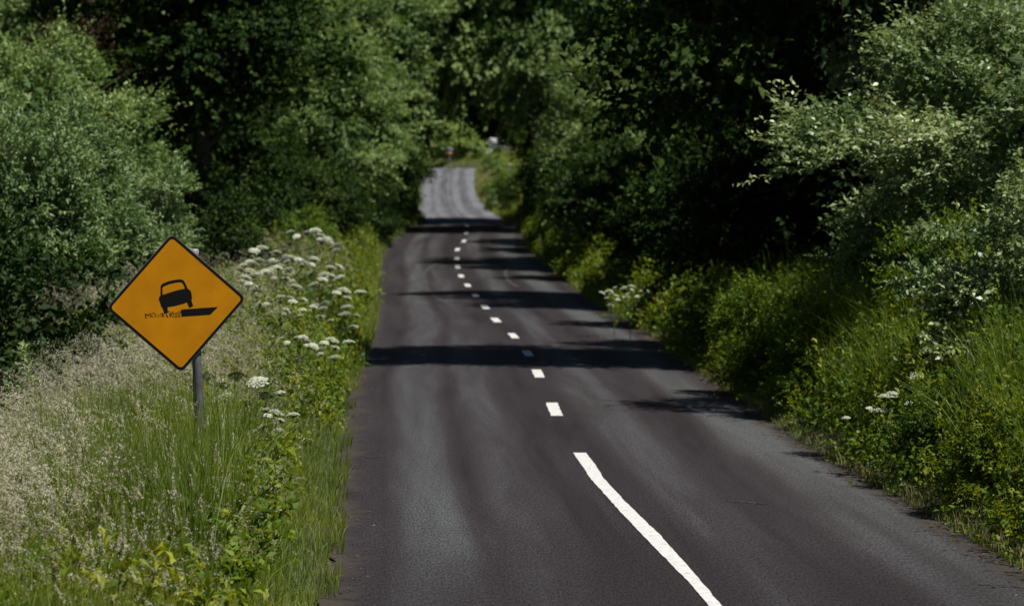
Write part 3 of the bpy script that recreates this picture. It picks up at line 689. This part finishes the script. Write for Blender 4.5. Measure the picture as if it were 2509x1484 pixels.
T['bare'] = make_tree('bare', 19, 8.5, 2.5, 1.3, 26, .5, 26, .05, .02, 5, .4, .1, 0, .07, limbs=24)
def plant(kind, name, cat, label, x, y, sc, rz, mat, group=None, sz=None, dz=-0.1, lean=(0, 0)):
    cr, tr, st = T[kind]
    root = empty(name, (x, y, float(GZ(x, y)) + dz), rz); root.scale = (sc, sc, sc if sz is None else sz)
    root.rotation_euler = (lean[0], lean[1], rz)
    tag(root, label, cat, group)
    c = obj('crown' if st == 1 else 'foliage', cr, root); t = obj('trunk' if st == 1 else 'stem', tr, root)
    c.material_slots[0].link = 'OBJECT'; c.material_slots[0].material = M[mat]
    return root

def X(px, Y): return (px - 512) / F * Y
TR = 'roadside trees'; HB = 'hedge shrubs'
# --- left, near to far
plant('willow', 'willow_shrub', 'shrub', 'grey green willow shrub at the left frame edge behind the tall grass', X(25, 40), 40, .74, .4, 'silver', HB)
plant('willow', 'willow_shrub', 'shrub', 'silvery willow shrub with upright shoots directly behind the orange sign', X(112, 43), 43, .60, 2.1, 'silver', HB)
plant('sallow', 'sallow_shrub', 'shrub', 'sunlit yellowish bush with a rounded top at the upper left', X(28, 55), 55, 1.02, 1.1, 'pale', HB)
plant('shrub', 'elder_shrub', 'shrub', 'dark low shrub filling the shade between grass and willow at the far left', X(20, 34), 34.5, .8, 0, 'dark', HB)
plant('shrub', 'hazel_shrub', 'shrub', 'small dark bush at the foot of the black tree right behind the sign', X(225, 60), 60, .66, 1.4, 'dark', HB)
plant('tall', 'dark_tree', 'tree', 'tall blackish green tree behind the sign, darkest on the left side', X(205, 76), 76, .95, .6, 'shade_leaf', TR)
plant('tall_b', 'dark_tree', 'tree', 'dark slender tree left of the tall blackish one, above the bushes', X(130, 82), 82, .8, 2.2, 'shade_leaf', TR)
plant('ash', 'ash_tree', 'tree', 'light green tree on the left whose leaves reach down behind the white flowers', X(320, 97), 97, .80, 1.9, 'pale', TR)
plant('hedge', 'hawthorn_shrub', 'shrub', 'mid green hawthorn bush under the light green tree beside the left bank', X(306, 84), 84, .62, 3.0, 'dark', HB)
plant('shrub', 'hawthorn_shrub', 'shrub', 'bright green bush with pointed top left of the white flower patch', X(302, 74), 74, .45, 2.4, 'mid', HB)
plant('ash', 'ash_tree', 'tree', 'pale grey green tree at the top left of the road tunnel', X(298, 122), 122, 1.1, 3.6, 'pale', TR)
plant('tall', 'oak_tree', 'tree', 'shaded tree forming the left wall of the tunnel opening', X(322, 132), 132, .85, 4.4, 'dark', TR)
plant('hedge', 'holly_shrub', 'shrub', 'dark bush reaching the tarmac left of the road before the tunnel', X(381, 124), 124, .78, 1, 'shade_leaf', HB, sz=1.0)
plant('hedge', 'holly_shrub', 'shrub', 'black shaded bush at the left mouth of the tunnel', X(372, 141), 141, .8, 2.6, 'dark', HB)
plant('tall_b', 'oak_tree', 'tree', 'tall mid green tree rising above the centre left of the frame', X(300, 150), 150, 1.15, 5.2, 'mid', TR)
plant('ash', 'birch_tree', 'tree', 'thin leafed tree against the pasture at the upper left corner', X(78, 98), 98, .66, .2, 'pale', TR)
plant('bare', 'withered_tree', 'tree', 'thin brown half bare tree at the top left between green crowns', X(84, 70), 70, .85, 0, 'brownleaf', TR)
plant('shrub', 'holly_shrub', 'shrub', 'black low bush at the left road edge where the tarmac narrows', X(378, 116), 116, .62, .3, 'shade_leaf', HB)
plant('shrub', 'hazel_shrub', 'shrub', 'olive green low bush on the left verge just before the tunnel', X(396, 133), 133, .55, 2.3, 'under', HB)
plant('hedge', 'holly_shrub', 'shrub', 'black green bush in the hollow between the willow and the light green tree', X(236, 88), 88, .95, .7, 'shade_leaf', HB)
plant('ash', 'ash_tree', 'tree', 'pale crown cut by the upper left corner of the photo', X(2, 118), 118, 1.0, 2.7, 'pale', TR)
plant('arch', 'ash_tree', 'tree', 'bright grey green crown at the top centre just left of the tunnel', X(364, 127), 127, .70, 1.3, 'pale', TR)
plant('hedge', 'willow_shrub', 'shrub', 'dense green shrub cut by the left frame edge beside the willow', X(-50, 43), 43, .85, 1.9, 'silver', HB)
# --- right, near to far
plant('hedge', 'hazel_shrub', 'shrub', 'green bush hanging below the pale branch over the right bank', X(935, 39), 39, .52, 2.0, 'gloss', HB)
plant('arch', 'sycamore_tree', 'tree', 'fresh green crown reaching over the road on the right of the tunnel mouth', X(556, 128), 128, .62, 3.7, 'pale', TR, sz=.84)
plant('sallow', 'sallow_shrub', 'shrub', 'pale bush behind and left of the big one at the upper right', X(952, 46), 46, .85, 4.4, 'gloss', HB, 1.25)
for k, (px, Y, sc, mt, lab) in enumerate([
    (1000, 24.5, .26, 'under', 'olive bramble clump at the right frame edge nearest the camera'), (948, 27, .27, 'under', 'dark olive bramble clump low beside the tarmac at lower right'),
    (815, 35, .34, 'under', 'golden green clump at the tarmac below the bright grass slope'),
    (770, 39, .40, 'under', 'tangled clump at the road edge where the near shadow starts'), (722, 45, .42, 'under', 'dull green clump at the right road edge under the black tree')]):
    plant('shrub', 'bramble_clump', 'bramble', lab, X(px, Y), Y, sc, k * 1.7, mt, 'bramble clumps on the right bank')
plant('sallow', 'sallow_shrub', 'shrub', 'big pale leaved bush filling the upper right corner over the bank', X(1035, 36), 36, 1.0, .3, 'gloss', HB, .80)
plant('sallow', 'sallow_shrub', 'shrub', 'leafy bush at the right frame edge behind the big pale one', X(1062, 42), 42, 1.1, 2.5, 'gloss', HB, .85)
plant('shrub', 'bramble_bush', 'shrub', 'grey green bramble bush low on the right frame edge', X(1020, 29.5), 29.5, .62, .9, 'gloss', HB)
plant('shrub', 'bramble_bush', 'shrub', 'mid green bramble mound beneath the big pale leaved bush', X(940, 33), 33, .5, 2.9, 'under', HB)
plant('tall', 'sycamore_tree', 'tree', 'tall almost black tree beside the pale bush, casting the nearest road shadow', X(812, 46.5), 46.5, .92, 1.2, 'shade_leaf', TR)
plant('hedge', 'ivy_shrub', 'shrub', 'ivy covered dark shrub under the tall black tree on the right', X(752, 53), 53, .74, 1.7, 'shade_leaf', HB)
plant('tall_b', 'sycamore_tree', 'tree', 'second dark tree along the right road edge', X(775, 75), 75, .9, 2.8, 'shade_leaf', TR)
plant('hedge', 'ivy_shrub', 'shrub', 'ivy thicket hiding the trunk of the tall black tree beside the pale bush', X(806, 46.5), 46.5, .7, 2.2, 'shade_leaf', HB)
plant('hedge', 'ivy_shrub', 'shrub', 'dark bush leaning to the right road edge halfway to the tunnel', X(668, 72), 72, .76, .5, 'shade_leaf', HB)
plant('hedge', 'ivy_shrub', 'shrub', 'dark green shrub between the two nearest dark trees on the right', X(705, 62), 62, .72, 4.0, 'shade_leaf', HB)
plant('ash', 'sallow_tree', 'tree', 'grey green sunlit tree over the middle of the right hedge', X(608, 97), 97, .64, 1.0, 'pale', TR)
plant('ash', 'sallow_tree', 'tree', 'lower grey green tree in the right hedge, between the sunlit one and the black trees', X(700, 92), 92, .60, 2.6, 'silver', TR)
plant('hedge', 'hawthorn_shrub', 'shrub', 'shaded hawthorn by the right edge below the grey green tree', X(620, 90), 90, .85, 2.0, 'dark', HB)
plant('tall', 'sycamore_tree', 'tree', 'tall mid green tree over the right half of the tunnel', X(690, 116), 116, .85, 3.3, 'mid', TR)
plant('hedge', 'hawthorn_shrub', 'shrub', 'shaded bush at the right edge just before the road rises', X(570, 112), 112, .85, 5.0, 'dark', HB)
plant('tall_b', 'sycamore_tree', 'tree', 'dark tree at the right mouth of the tunnel', X(602, 134), 134, .72, .9, 'mid', TR)
plant('hedge', 'holly_shrub', 'shrub', 'black shaded bush at the right mouth of the tunnel', X(562, 139), 139, .8, 1.2, 'dark', HB)
plant('tall_b', 'sycamore_tree', 'tree', 'dark crown filling the gap behind the grey green tree at the upper right', X(740, 100), 100, 1.1, 4.1, 'dark', TR)
plant('tall', 'sycamore_tree', 'tree', 'dark tree behind the big pale bush, seen through its gaps', X(900, 70), 70, 1.0, 5.0, 'dark', TR)
# --- tunnel
plant('arch', 'beech_tree', 'tree', 'grey green tree arching over the road from the left of the tunnel', X(404, 140), 140, 1.1, .15, 'pale', TR, sz=1.3, lean=(0, .24))
plant('arch', 'beech_tree', 'tree', 'green tree arching over the road from the right of the tunnel', X(566, 143), 143, 1.12, 2.3, 'pale', TR, sz=1.25)
plant('arch', 'beech_tree', 'tree', 'fresh green crown meeting over the middle of the tunnel, leaning from the left', X(395, 147), 147, 1.22, .0, 'lime', TR, sz=1.5, lean=(0, .33))
plant('arch', 'beech_tree', 'tree', 'tree closing the top of the tunnel from the left, further back', X(412, 152), 152, .92, 3.9, 'shade_leaf', TR)
plant('arch', 'beech_tree', 'tree', 'tree closing the top of the tunnel from the right, further back', X(528, 155), 155, .90, 5.3, 'shade_leaf', TR)
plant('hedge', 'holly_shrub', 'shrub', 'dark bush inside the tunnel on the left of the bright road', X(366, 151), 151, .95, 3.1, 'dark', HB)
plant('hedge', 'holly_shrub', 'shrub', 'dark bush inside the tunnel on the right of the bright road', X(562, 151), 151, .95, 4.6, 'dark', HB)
plant('tall', 'oak_tree', 'tree', 'dark tree behind the tunnel on the left of the far road', X(345, 190), 190, 1.0, .8, 'dark', TR)
# --- beyond the tunnel
for k, (px, Y, sc, mt, lab) in enumerate([(495, 184, .40, 'pale', 'pale bushy clump at the near end of the far right verge'), (500, 196, .6, 'mid', 'green bush on the far right verge behind the pale clump'), (489, 214, .45, 'lime', 'light bushy clump midway along the far right verge'),
        (503, 232, .6, 'lime', 'light green bush beside the gate pillar'), (492, 255, .5, 'pale', 'pale bush at the top of the far right verge'), (412, 190, .45, 'pale', 'pale clump on the far left verge inside the opening'), (514, 168, .6, 'shade_leaf', 'black bush just inside the right mouth of the tunnel')]):
    plant('shrub', 'verge_shrub', 'shrub', lab, X(px, Y), Y, sc, k * 1.3, mt, 'shrubs on the far verges')
plant('round', 'gorse_shrub', 'shrub', 'rounded pale green bush at the top of the hill left of the cottage', X(454, 312), 312, 1.2, .4, 'lime', HB)
plant('round', 'gorse_shrub', 'shrub', 'low light green bush left of the rounded one at the hilltop', X(431, 335), 335, .8, 2.0, 'lime', HB)
plant('round', 'gorse_shrub', 'shrub', 'low bush between the rounded bush and the cottage', X(478, 305), 305, .26, 1.0, 'mid', HB)
plant('round', 'gorse_shrub', 'shrub', 'green bush hiding the foot of the white cottage', X(497, 312), 312, .27, 3.3, 'mid', HB)
plant('ash', 'ash_tree', 'tree', 'small green tree right of the white cottage', X(520, 318), 318, .42, 1.1, 'mid', TR)
for px, Y, sc, rz, lab in [(400, 350, 1.1, .3, 'dark wood edge tree far behind the hilltop, left'), (445, 372, 1.1, 1.7, 'dark wood edge tree far behind the rounded bush'),
                           (488, 385, 1.1, 3.1, 'dark wood edge tree far behind the cottage'), (530, 360, 1.1, 4.4, 'dark wood edge tree far behind the hilltop, right')]:
    plant('tall_b', 'wood_tree', 'tree', lab, X(px, Y), Y, sc, rz, 'shade_leaf', 'trees far beyond the tunnel')

for px, sc, rz, lab in [(425, 1.5, .2, 'dark thicket far behind the hilltop at the left side of the tunnel opening'), (452, 1.4, 1.3, 'dark thicket far behind the rounded bush'), (478, 1.5, 2.2, 'dark thicket just left of the cottage chimney'),
                        (503, 1.5, 3.5, 'dark thicket behind the cottage'), (530, 1.5, 4.1, 'dark thicket far right behind the gate pillar')]:
    plant('hedge', 'thicket_shrub', 'shrub', lab, X(px, 366), 366, sc, rz, 'shade_leaf', 'thickets far beyond the tunnel')
# ------------------------------------------------------------------ white umbels and other single plants
def copy_tree(o, loc, rz, sc, label):
    r_ = o.copy(); COL.objects.link(r_); r_.location = loc; r_.rotation_euler = (0, 0, rz); r_.scale = (sc, sc, sc); r_['label'] = label
    for c in o.children:
        d = c.copy(); COL.objects.link(d); d.parent = r_
    return r_

def umbel_mesh(rad, seed, green=0.0):
    r = np.random.default_rng(seed); g = Geo()
    n = 34
    for k in range(n):
        f = math.sqrt((k + .5) / n); a = k * 2.399
        c = np.array([math.cos(a) * rad * f, math.sin(a) * rad * f, 0.15 * rad - 0.42 * rad * f ** 2 + r.normal() * .05 * rad])
        tube(g, [(0, 0, -rad * 0.85), c * .55 + np.array([0, 0, -rad * .42]), c], [.0016, .0012, .001], 4, .5, 1, cap=False)
        m = 16; P = c + r.normal(size=(m, 3)) * rad * np.array([.085, .085, .035])
        D = r.normal(size=(m, 3)); D[:, 2] *= .25
        leaves(g, P - D * .003, D, .0145, .013, r.uniform(.4, 1, m), 0, 2.2, r, fold=.02)
    return g.mesh('flower_head', [M['stem'] if green else M['white'], M['stem']])

def hogweed(name, h, heads, seed, green=False):
    r = np.random.default_rng(seed); root = empty(name, (0, 0, 0)); g = Geo()
    s = np.linspace(0, 1, 7); top = np.array([r.normal() * .05, r.normal() * .05, h])
    main = np.stack([top[0] * s ** 1.5 + .015 * np.sin(s * 5), top[1] * s ** 1.5, h * s], 1)
    tube(g, main, np.linspace(.011, .004, 7), 6); tips = [(top, main[-1] - main[-2])]
    for k in range(heads - 1):
        a = r.uniform(0, 6.28); s0 = r.uniform(.35, .82); p0 = np.array([np.interp(s0, s, main[:, i]) for i in range(3)])
        l = r.uniform(.22, .55); p2 = p0 + np.array([math.cos(a) * l * .75, math.sin(a) * l * .75, (h - p0[2]) * r.uniform(.35, 1.0)])
        p1 = (p0 + p2) / 2 + np.array([math.cos(a) * .05, math.sin(a) * .05, -.03])
        t = np.linspace(0, 1, 5)[:, None]; c = (1 - t) ** 2 * p0 + 2 * t * (1 - t) * p1 + t ** 2 * p2
        tube(g, c, np.linspace(.006, .003, 5), 5, cap=False); tips.append((p2, c[-1] - c[-2]))
    obj('stem', g.mesh('hogweed_stem', M['stem']), root)
    for i, (p, d) in enumerate(tips):
        rad = r.uniform(.045, .085) * (1.25 if i == 0 else 1.0)
        o = obj('flower_head', umbel_mesh(rad, seed * 10 + i, green), root); o.location = tuple(p + np.array([0, 0, rad * .8])); o.rotation_euler = (r.normal() * .28, r.normal() * .28, r.uniform(0, 6))
    for k in range(4):
        g = Geo(); a = r.uniform(0, 6.28); z0 = r.uniform(.15, .6) * h; O = np.array([[math.cos(a), math.sin(a), .45]])
        tube(g, [(0, 0, z0), (O[0, 0] * .14, O[0, 1] * .14, z0 + .08)], [.004, .002], 4, cap=False, mat=0)
        twigs(g, np.array([[O[0, 0] * .12, O[0, 1] * .12, z0 + .07]]), O, 9, .26, .11, .05, .9, .3, 0, r)
        obj('leaf', g.mesh('hogweed_leaf', M['mid']), root)
    return root
hv = [hogweed('hogweed', 1.15, 8, 3), hogweed('hogweed', 1.3, 10, 4), hogweed('hogweed', 1.0, 5, 5), hogweed('hogweed', 0.8, 2, 6), hogweed('hogweed', .85, 3, 9, True)]
HG = 'white flowered hogweeds on the verges'
plants = [  # variant, photo x, photo y of the top (2509 wide), distance, label
 (1, 770, 532, 52, 'tallest hogweed, its white flower heads topping the patch right of the sign'),
 (0, 670, 600, 48, 'hogweed with white heads at the upper left of the flower patch'),
 (1, 712, 625, 45, 'hogweed with bright white heads in the middle of the patch'),
 (1, 765, 628, 46, 'hogweed carrying two broad white heads right of the patch middle'),
 (0, 618, 630, 42, 'hogweed with small heads near the right corner of the sign'),
 (1, 592, 684, 38, 'hogweed touching the right corner of the orange sign'),
 (0, 655, 645, 41, 'hogweed with flat white heads just right of the sign corner'),
 (1, 690, 722, 38, 'low hogweed with white heads at the lower middle of the patch'),
 (0, 776, 665, 43, 'hogweed with dense white heads on the right half of the patch'),
 (2, 830, 706, 44, 'short hogweed with one white head nearest the tarmac'),
 (0, 745, 742, 39, 'hogweed with yellowish white heads in the lower patch'),
 (2, 850, 765, 42, 'small hogweed beside the tarmac under the flower patch'),
 (1, 740, 820, 34, 'isolated hogweed with stacked white heads above the road edge'),
 (2, 800, 828, 34.5, 'hogweed with a single flat head beside the isolated stacked one'),
 (3, 605, 928, 27, 'hogweed right of the sign pole with a small white head'),
 (3, 538, 965, 25.5, 'low hogweed with one white head just right of the sign pole'),
 (2, 662, 1005, 26, 'hogweed with a wide flat white head seen edge on, between pole and road'),
 (4, 575, 912, 27.5, 'hogweed gone green, flat seed head right of the sign pole'),
 (4, 640, 960, 26.5, 'hogweed gone green, standing behind the wide white head'),
 (2, 1325, 550, 100, 'hogweed far along the right road edge before the tunnel'),
 (1, 1545, 625, 56, 'hogweed with drooping cream heads in the dark right hedge'),
 (0, 1625, 660, 54, 'hogweed leaning from the dark right hedge towards the road'),
 (0, 1505, 650, 57, 'hogweed at the left end of the cream flowers in the right hedge'),
 (3, 2225, 915, 29, 'hogweed with white heads among the brambles of the right bank'),
 (2, 2190, 960, 28, 'lower hogweed under the white heads on the right bank'),
 (3, 2130, 1000, 28, 'smallest hogweed on the right bank, closest to the tarmac')]
used = set()
for vi, dx, dy, Y, lab in plants:
    p = ray(dx / K, dy / K, Y); src = hv[vi]; zg = float(GZ(p.x, Y)) - .03
    h0 = [1.15, 1.3, 1.0, .8, .85][vi] + .08
    sc = (p.z - zg) / h0
    # keep the flower size natural: sink or lift the ground point on the bank rather than stretch far
    scu = min(max(sc, .75), 1.35 if dx < 1000 else .8)
    loc = (p.x, Y, p.z - h0 * scu if p.z - h0 * scu < zg else zg)
    if vi not in used:
        used.add(vi); src.location = loc; src.rotation_euler = (0, 0, dx % 6); src.scale = (scu,) * 3; tag(src, lab, 'hogweed', HG)
    else:
        o = copy_tree(src, loc, dx % 6, scu, lab)
    if vi not in (): pass
for o in [o for o in COL.objects if o.name.startswith('hogweed') and o.parent is None]: tag(o, None, 'hogweed', HG)

def willowherb(h, seed):
    r = np.random.default_rng(seed); root = empty('willowherb', (0, 0, 0)); g = Geo(); s = np.linspace(0, 1, 7)
    ln = r.normal(size=2) * .06; main = np.stack([ln[0] * s ** 2, ln[1] * s ** 2, h * s], 1); tube(g, main, np.linspace(.006, .002, 7), 5, cap=False)
    obj('stem', g.mesh('willowherb_stem', M['stem']), root)
    g = Geo(); n = int(95 * h); t = r.uniform(.15, 1, n) ** .8; a = np.arange(n) * 2.4
    P = np.stack([np.interp(t, s, main[:, 0]), np.interp(t, s, main[:, 1]), t * h], 1)
    D = np.stack([np.cos(a), np.sin(a), .55 + .5 * (t - .5)], 1); L = .135 * (1.1 - .65 * t)
    leaves(g, P, D, L, L * .2, r.uniform(.35, 1, n), 0, 1.2, r, fold=.18)
    obj('foliage', g.mesh('willowherb_leaves', M['pale']), root); return root
wh = [willowherb(1.25, 2), willowherb(1.0, 8)]
for k, (dx, dy, Y, lab) in enumerate([(50, 850, 31, 'leafy willowherb at the left frame edge, tallest of its clump'), (100, 825, 31.5, 'willowherb with an upright tip in the middle of the left clump'),
        (165, 850, 32, 'willowherb with broad leaves at the right end of the left clump'), (15, 900, 30.5, 'willowherb cut by the left edge of the photo'), (75, 905, 30, 'shorter willowherb in front of the left clump'), (130, 930, 30.5, 'low willowherb half sunk in the pale grass')]):
    p = ray(dx / K, dy / K, Y); zg = float(GZ(p.x, Y)); src = wh[k % 2]; sc = min(max((p.z - zg) / (1.25, 1.0)[k % 2], .8), 1.6)
    if k < 2: src.location = (p.x, Y, zg); src.scale = (sc,) * 3; tag(src, lab, 'willowherb', 'willowherbs in the left clump')
    else: copy_tree(src, (p.x, Y, zg), k * 1.3, sc, lab)

def dock(h, seed):
    r = np.random.default_rng(seed); g = Geo(); s = np.linspace(0, 1, 6); ln = r.normal(size=2) * .1
    main = np.stack([ln[0] * s ** 2, ln[1] * s ** 2, h * s], 1); tube(g, main, np.linspace(.005, .002, 6), 5, cap=False, mat=0)
    n = 150; t = r.uniform(.55, 1, n); P = np.stack([np.interp(t, s, main[:, 0]), np.interp(t, s, main[:, 1]), t * h], 1) + r.normal(size=(n, 3)) * .008
    D = r.normal(size=(n, 3)); D[:, 2] += 1.2; leaves(g, P, D, .016, .010, r.uniform(0, 1, n), 0, .3, r)
    return g.mesh('dock_stalk', M['brownstem'])
dk = [dock(.95, 1), dock(.8, 2), dock(1.05, 3)]
for k, (dx, dy, Y, lab) in enumerate([(365, 1330, 17.5, 'dark brown dock stalk at the bottom edge left of the thistles'), (270, 1150, 20, 'dark dock stalk leaning in the pale grass lower left'), (35, 1090, 20.5, 'brown stalk at the left frame edge in pale grass'),
        (165, 1030, 22, 'thin brown stalk above the pale grass at left'), (420, 1040, 21, 'slim stalk standing in front of the sign pole'), (570, 1150, 21, 'short dark stalk in the green grass right of the pole'), (90, 1180, 19, 'dark stalk at lower left in feathery grass'), (425, 1200, 19.5, 'tallest thin stalk in the foreground grass')]):
    p = ray(dx / K, dy / K, Y); zg = float(GZ(p.x, Y)); h = (.95, .8, 1.05)[k % 3]; o = obj('dock_stalk', dk[k % 3]); o.location = (p.x, Y, zg - .02); sc = max((p.z - zg) / h, .4); o.scale = (1, 1, sc); o.rotation_euler = (0, 0, k)
    tag(o, lab, 'dock stalk', 'dark stalks in the left grass')

def thistle():
    root = empty('thistle', (0, 0, 0)); g = Geo()
    tips = [((.0, 0, .52)), ((-.07, .02, .44)), ((.10, .0, .55)), ((-.03, -.03, .40))]
    for p in tips: tube(g, [(0, 0, 0), (p[0] * .3, p[1] * .3, p[2] * .55), p], [.004, .003, .002], 5, cap=False)
    r = np.random.default_rng(3); n = 26; t = r.uniform(.1, .8, n); P = np.stack([r.normal(size=n) * .02, r.normal(size=n) * .02, t * .45], 1); D = r.normal(size=(n, 3)); D[:, 2] = .4
    leaves(g, P, D, .09, .02, r.uniform(0, 1, n), 0, .6, r); obj('stem', g.mesh('thistle_stem', M['stem']), root)
    for p in tips:
        g = Geo(); q = np.array(p); tube(g, [q + np.array([0, 0, z]) for z in (-.008, 0, .012, .024, .030)], [.004, .013, .016, .011, .007], 8)
        u = sph(60, r); u[:, 2] = np.abs(u[:, 2]); leaves(g, q + u * np.array([.014, .014, .018]) + np.array([0, 0, .008]), u + np.array([0, 0, .6]), .016, .004, r.uniform(0, 1, 60), 0, .2, r)
        obj('bud', g.mesh('thistle_bud', M['thistle']), root)
    return root
th = thistle(); p = ray(430 / K, 1405 / K, 17.4); th.location = (p.x, 17.4, p.z - .47)
tag(th, 'thistle with four grey closed buds at the bottom edge of the grass', 'thistle')

# ------------------------------------------------------------------ small things beyond the tunnel
def box(g, a, b, tint=.5, mat=0):
    x0, y0, z0 = a; x1, y1, z1 = b
    V = [(x0, y0, z0), (x1, y0, z0), (x1, y1, z0), (x0, y1, z0), (x0, y0, z1), (x1, y0, z1), (x1, y1, z1), (x0, y1, z1)]
    g.add(V, [(0, 3, 2, 1), (4, 5, 6, 7), (0, 1, 5, 4), (1, 2, 6, 5), (2, 3, 7, 6), (3, 0, 4, 7)], tint, mat)
def cottage():
    Y = 332; x = X(486, Y); zg = float(GZ(x + 1.5, Y)) - .2
    root = empty('cottage', (x, Y, zg)); tag(root, 'small white cottage with grey roof at the top of the road behind bushes', 'cottage')
    wm = plain('limewash', (.74, .74, .70), .8, .2, 0, .06, 1.5); rm = plain('slate', (.10, .105, .115), .6, .4, 0, .3, 5)
    g = Geo(); e = ray(0, 148, Y).z - zg; pk = ray(0, 143.5, Y).z - zg; d = 7.0; w_ = 2.3
    V = [(0, 0, 0), (w_, 0, 0), (w_, 0, e), (w_ * .35, 0, pk), (0, 0, e), (0, d, 0), (w_, d, 0), (w_, d, e), (w_ * .35, d, pk), (0, d, e)]
    g.add(V, [(0, 1, 2, 4), (2, 3, 4, 4), (6, 5, 9, 7), (7, 9, 8, 8), (1, 6, 7, 2), (5, 0, 4, 9)])
    bm = bmesh.new(); vs = [bm.verts.new(v) for v in V]
    for f in ((0, 1, 2, 3, 4), (6, 5, 9, 8, 7), (1, 6, 7, 2), (5, 0, 4, 9)): bm.faces.new([vs[i] for i in f])
    me = bpy.data.meshes.new('wall'); bm.to_mesh(me); bm.free(); me.materials.append(wm); obj('wall', me, root)
    g = Geo(); t = .12
    for (xa, za, xb, zb_) in ((-.2, e - .1, w_ * .35, pk + .03), (w_ * .35, pk + .03, w_ + .2, e - .1)):
        g.add([(xa, -.2, za), (xb, -.2, zb_), (xb, d + .2, zb_), (xa, d + .2, za), (xa, -.2, za + t), (xb, -.2, zb_ + t), (xb, d + .2, zb_ + t), (xa, d + .2, za + t)],
              [(0, 3, 2, 1), (4, 5, 6, 7), (0, 1, 5, 4), (1, 2, 6, 5), (2, 3, 7, 6), (3, 0, 4, 7)])
    rf = obj('roof', g.mesh('roof', rm), root)
    g = Geo(); box(g, (w_ * .35 - .4, .2, pk - .2), (w_ * .35 + .4, .8, pk + .7)); obj('chimney', g.mesh('chimney', plain('chimney_render', (.3, .3, .31), .8)), rf)
    g = Geo(); box(g, (w_ + .01, .6, 0), (w_ + 2.3, 4.5, e - .55)); obj('extension', g.mesh('extension', wm), root)
    g = Geo(); box(g, (w_ * .5, -.03, e - 1.5), (w_ * .5 + .7, .03, e - .6)); wf = obj('window', g.mesh('window', plain('glass_dark', (.03, .035, .04), .1, .6)), root)
    g = Geo(); box(g, (w_ * .5 - .05, -.08, e - 1.6), (w_ * .5 + .75, -.031, e - 1.5)); obj('sill', g.mesh('sill', wm), wf)
cottage()
def pillar():
    Y = 240; c = ray(509.5, 170, Y); zg = float(GZ(c.x, Y)) - .1; root = empty('gate_pillar', (c.x, Y, zg)); zt = ray(0, 163.5, Y).z - zg
    tag(root, 'pale stone gate pillar at the right edge of the far sunlit verge', 'gate pillar')
    st = plain('pale_stone', (.42, .43, .44), .8, .2, 0, .2, 3); g = Geo(); box(g, (-.17, -.17, 0), (.17, .17, zt - .22)); obj('shaft', g.mesh('shaft', st), root)
    g = Geo(); box(g, (-.23, -.23, zt - .217), (.23, .23, zt - .12)); tube(g, [(0, 0, zt - .12), (0, 0, zt - .06), (0, 0, zt)], [.16, .14, .05], 8); obj('cap', g.mesh('cap', st), root)
pillar()
def notice():
    Y = 284; c = ray(449.5, 152, Y); zg = float(GZ(c.x, Y)); root = empty('roadside_notice', (c.x, Y, zg)); zc = c.z - zg
    tag(root, 'small notice with blue grey top and red lower panel by the rounded bush', 'notice')
    g = Geo(); tube(g, [(0, .05, -.2), (0, .05, zc + .3)], .04, 8); obj('post', g.mesh('post', M['alu']), root)
    g = Geo(); box(g, (-.38, -.02, zc + .06), (.38, .02, zc + .42)); obj('upper_panel', g.mesh('upper_panel', plain('slate_blue', (.05, .06, .10), .5)), root)
    g = Geo(); box(g, (-.32, -.02, zc - .36), (.22, .02, zc + .045)); obj('lower_panel', g.mesh('lower_panel', plain('red_enamel', (.16, .05, .035), .5)), root)
notice()
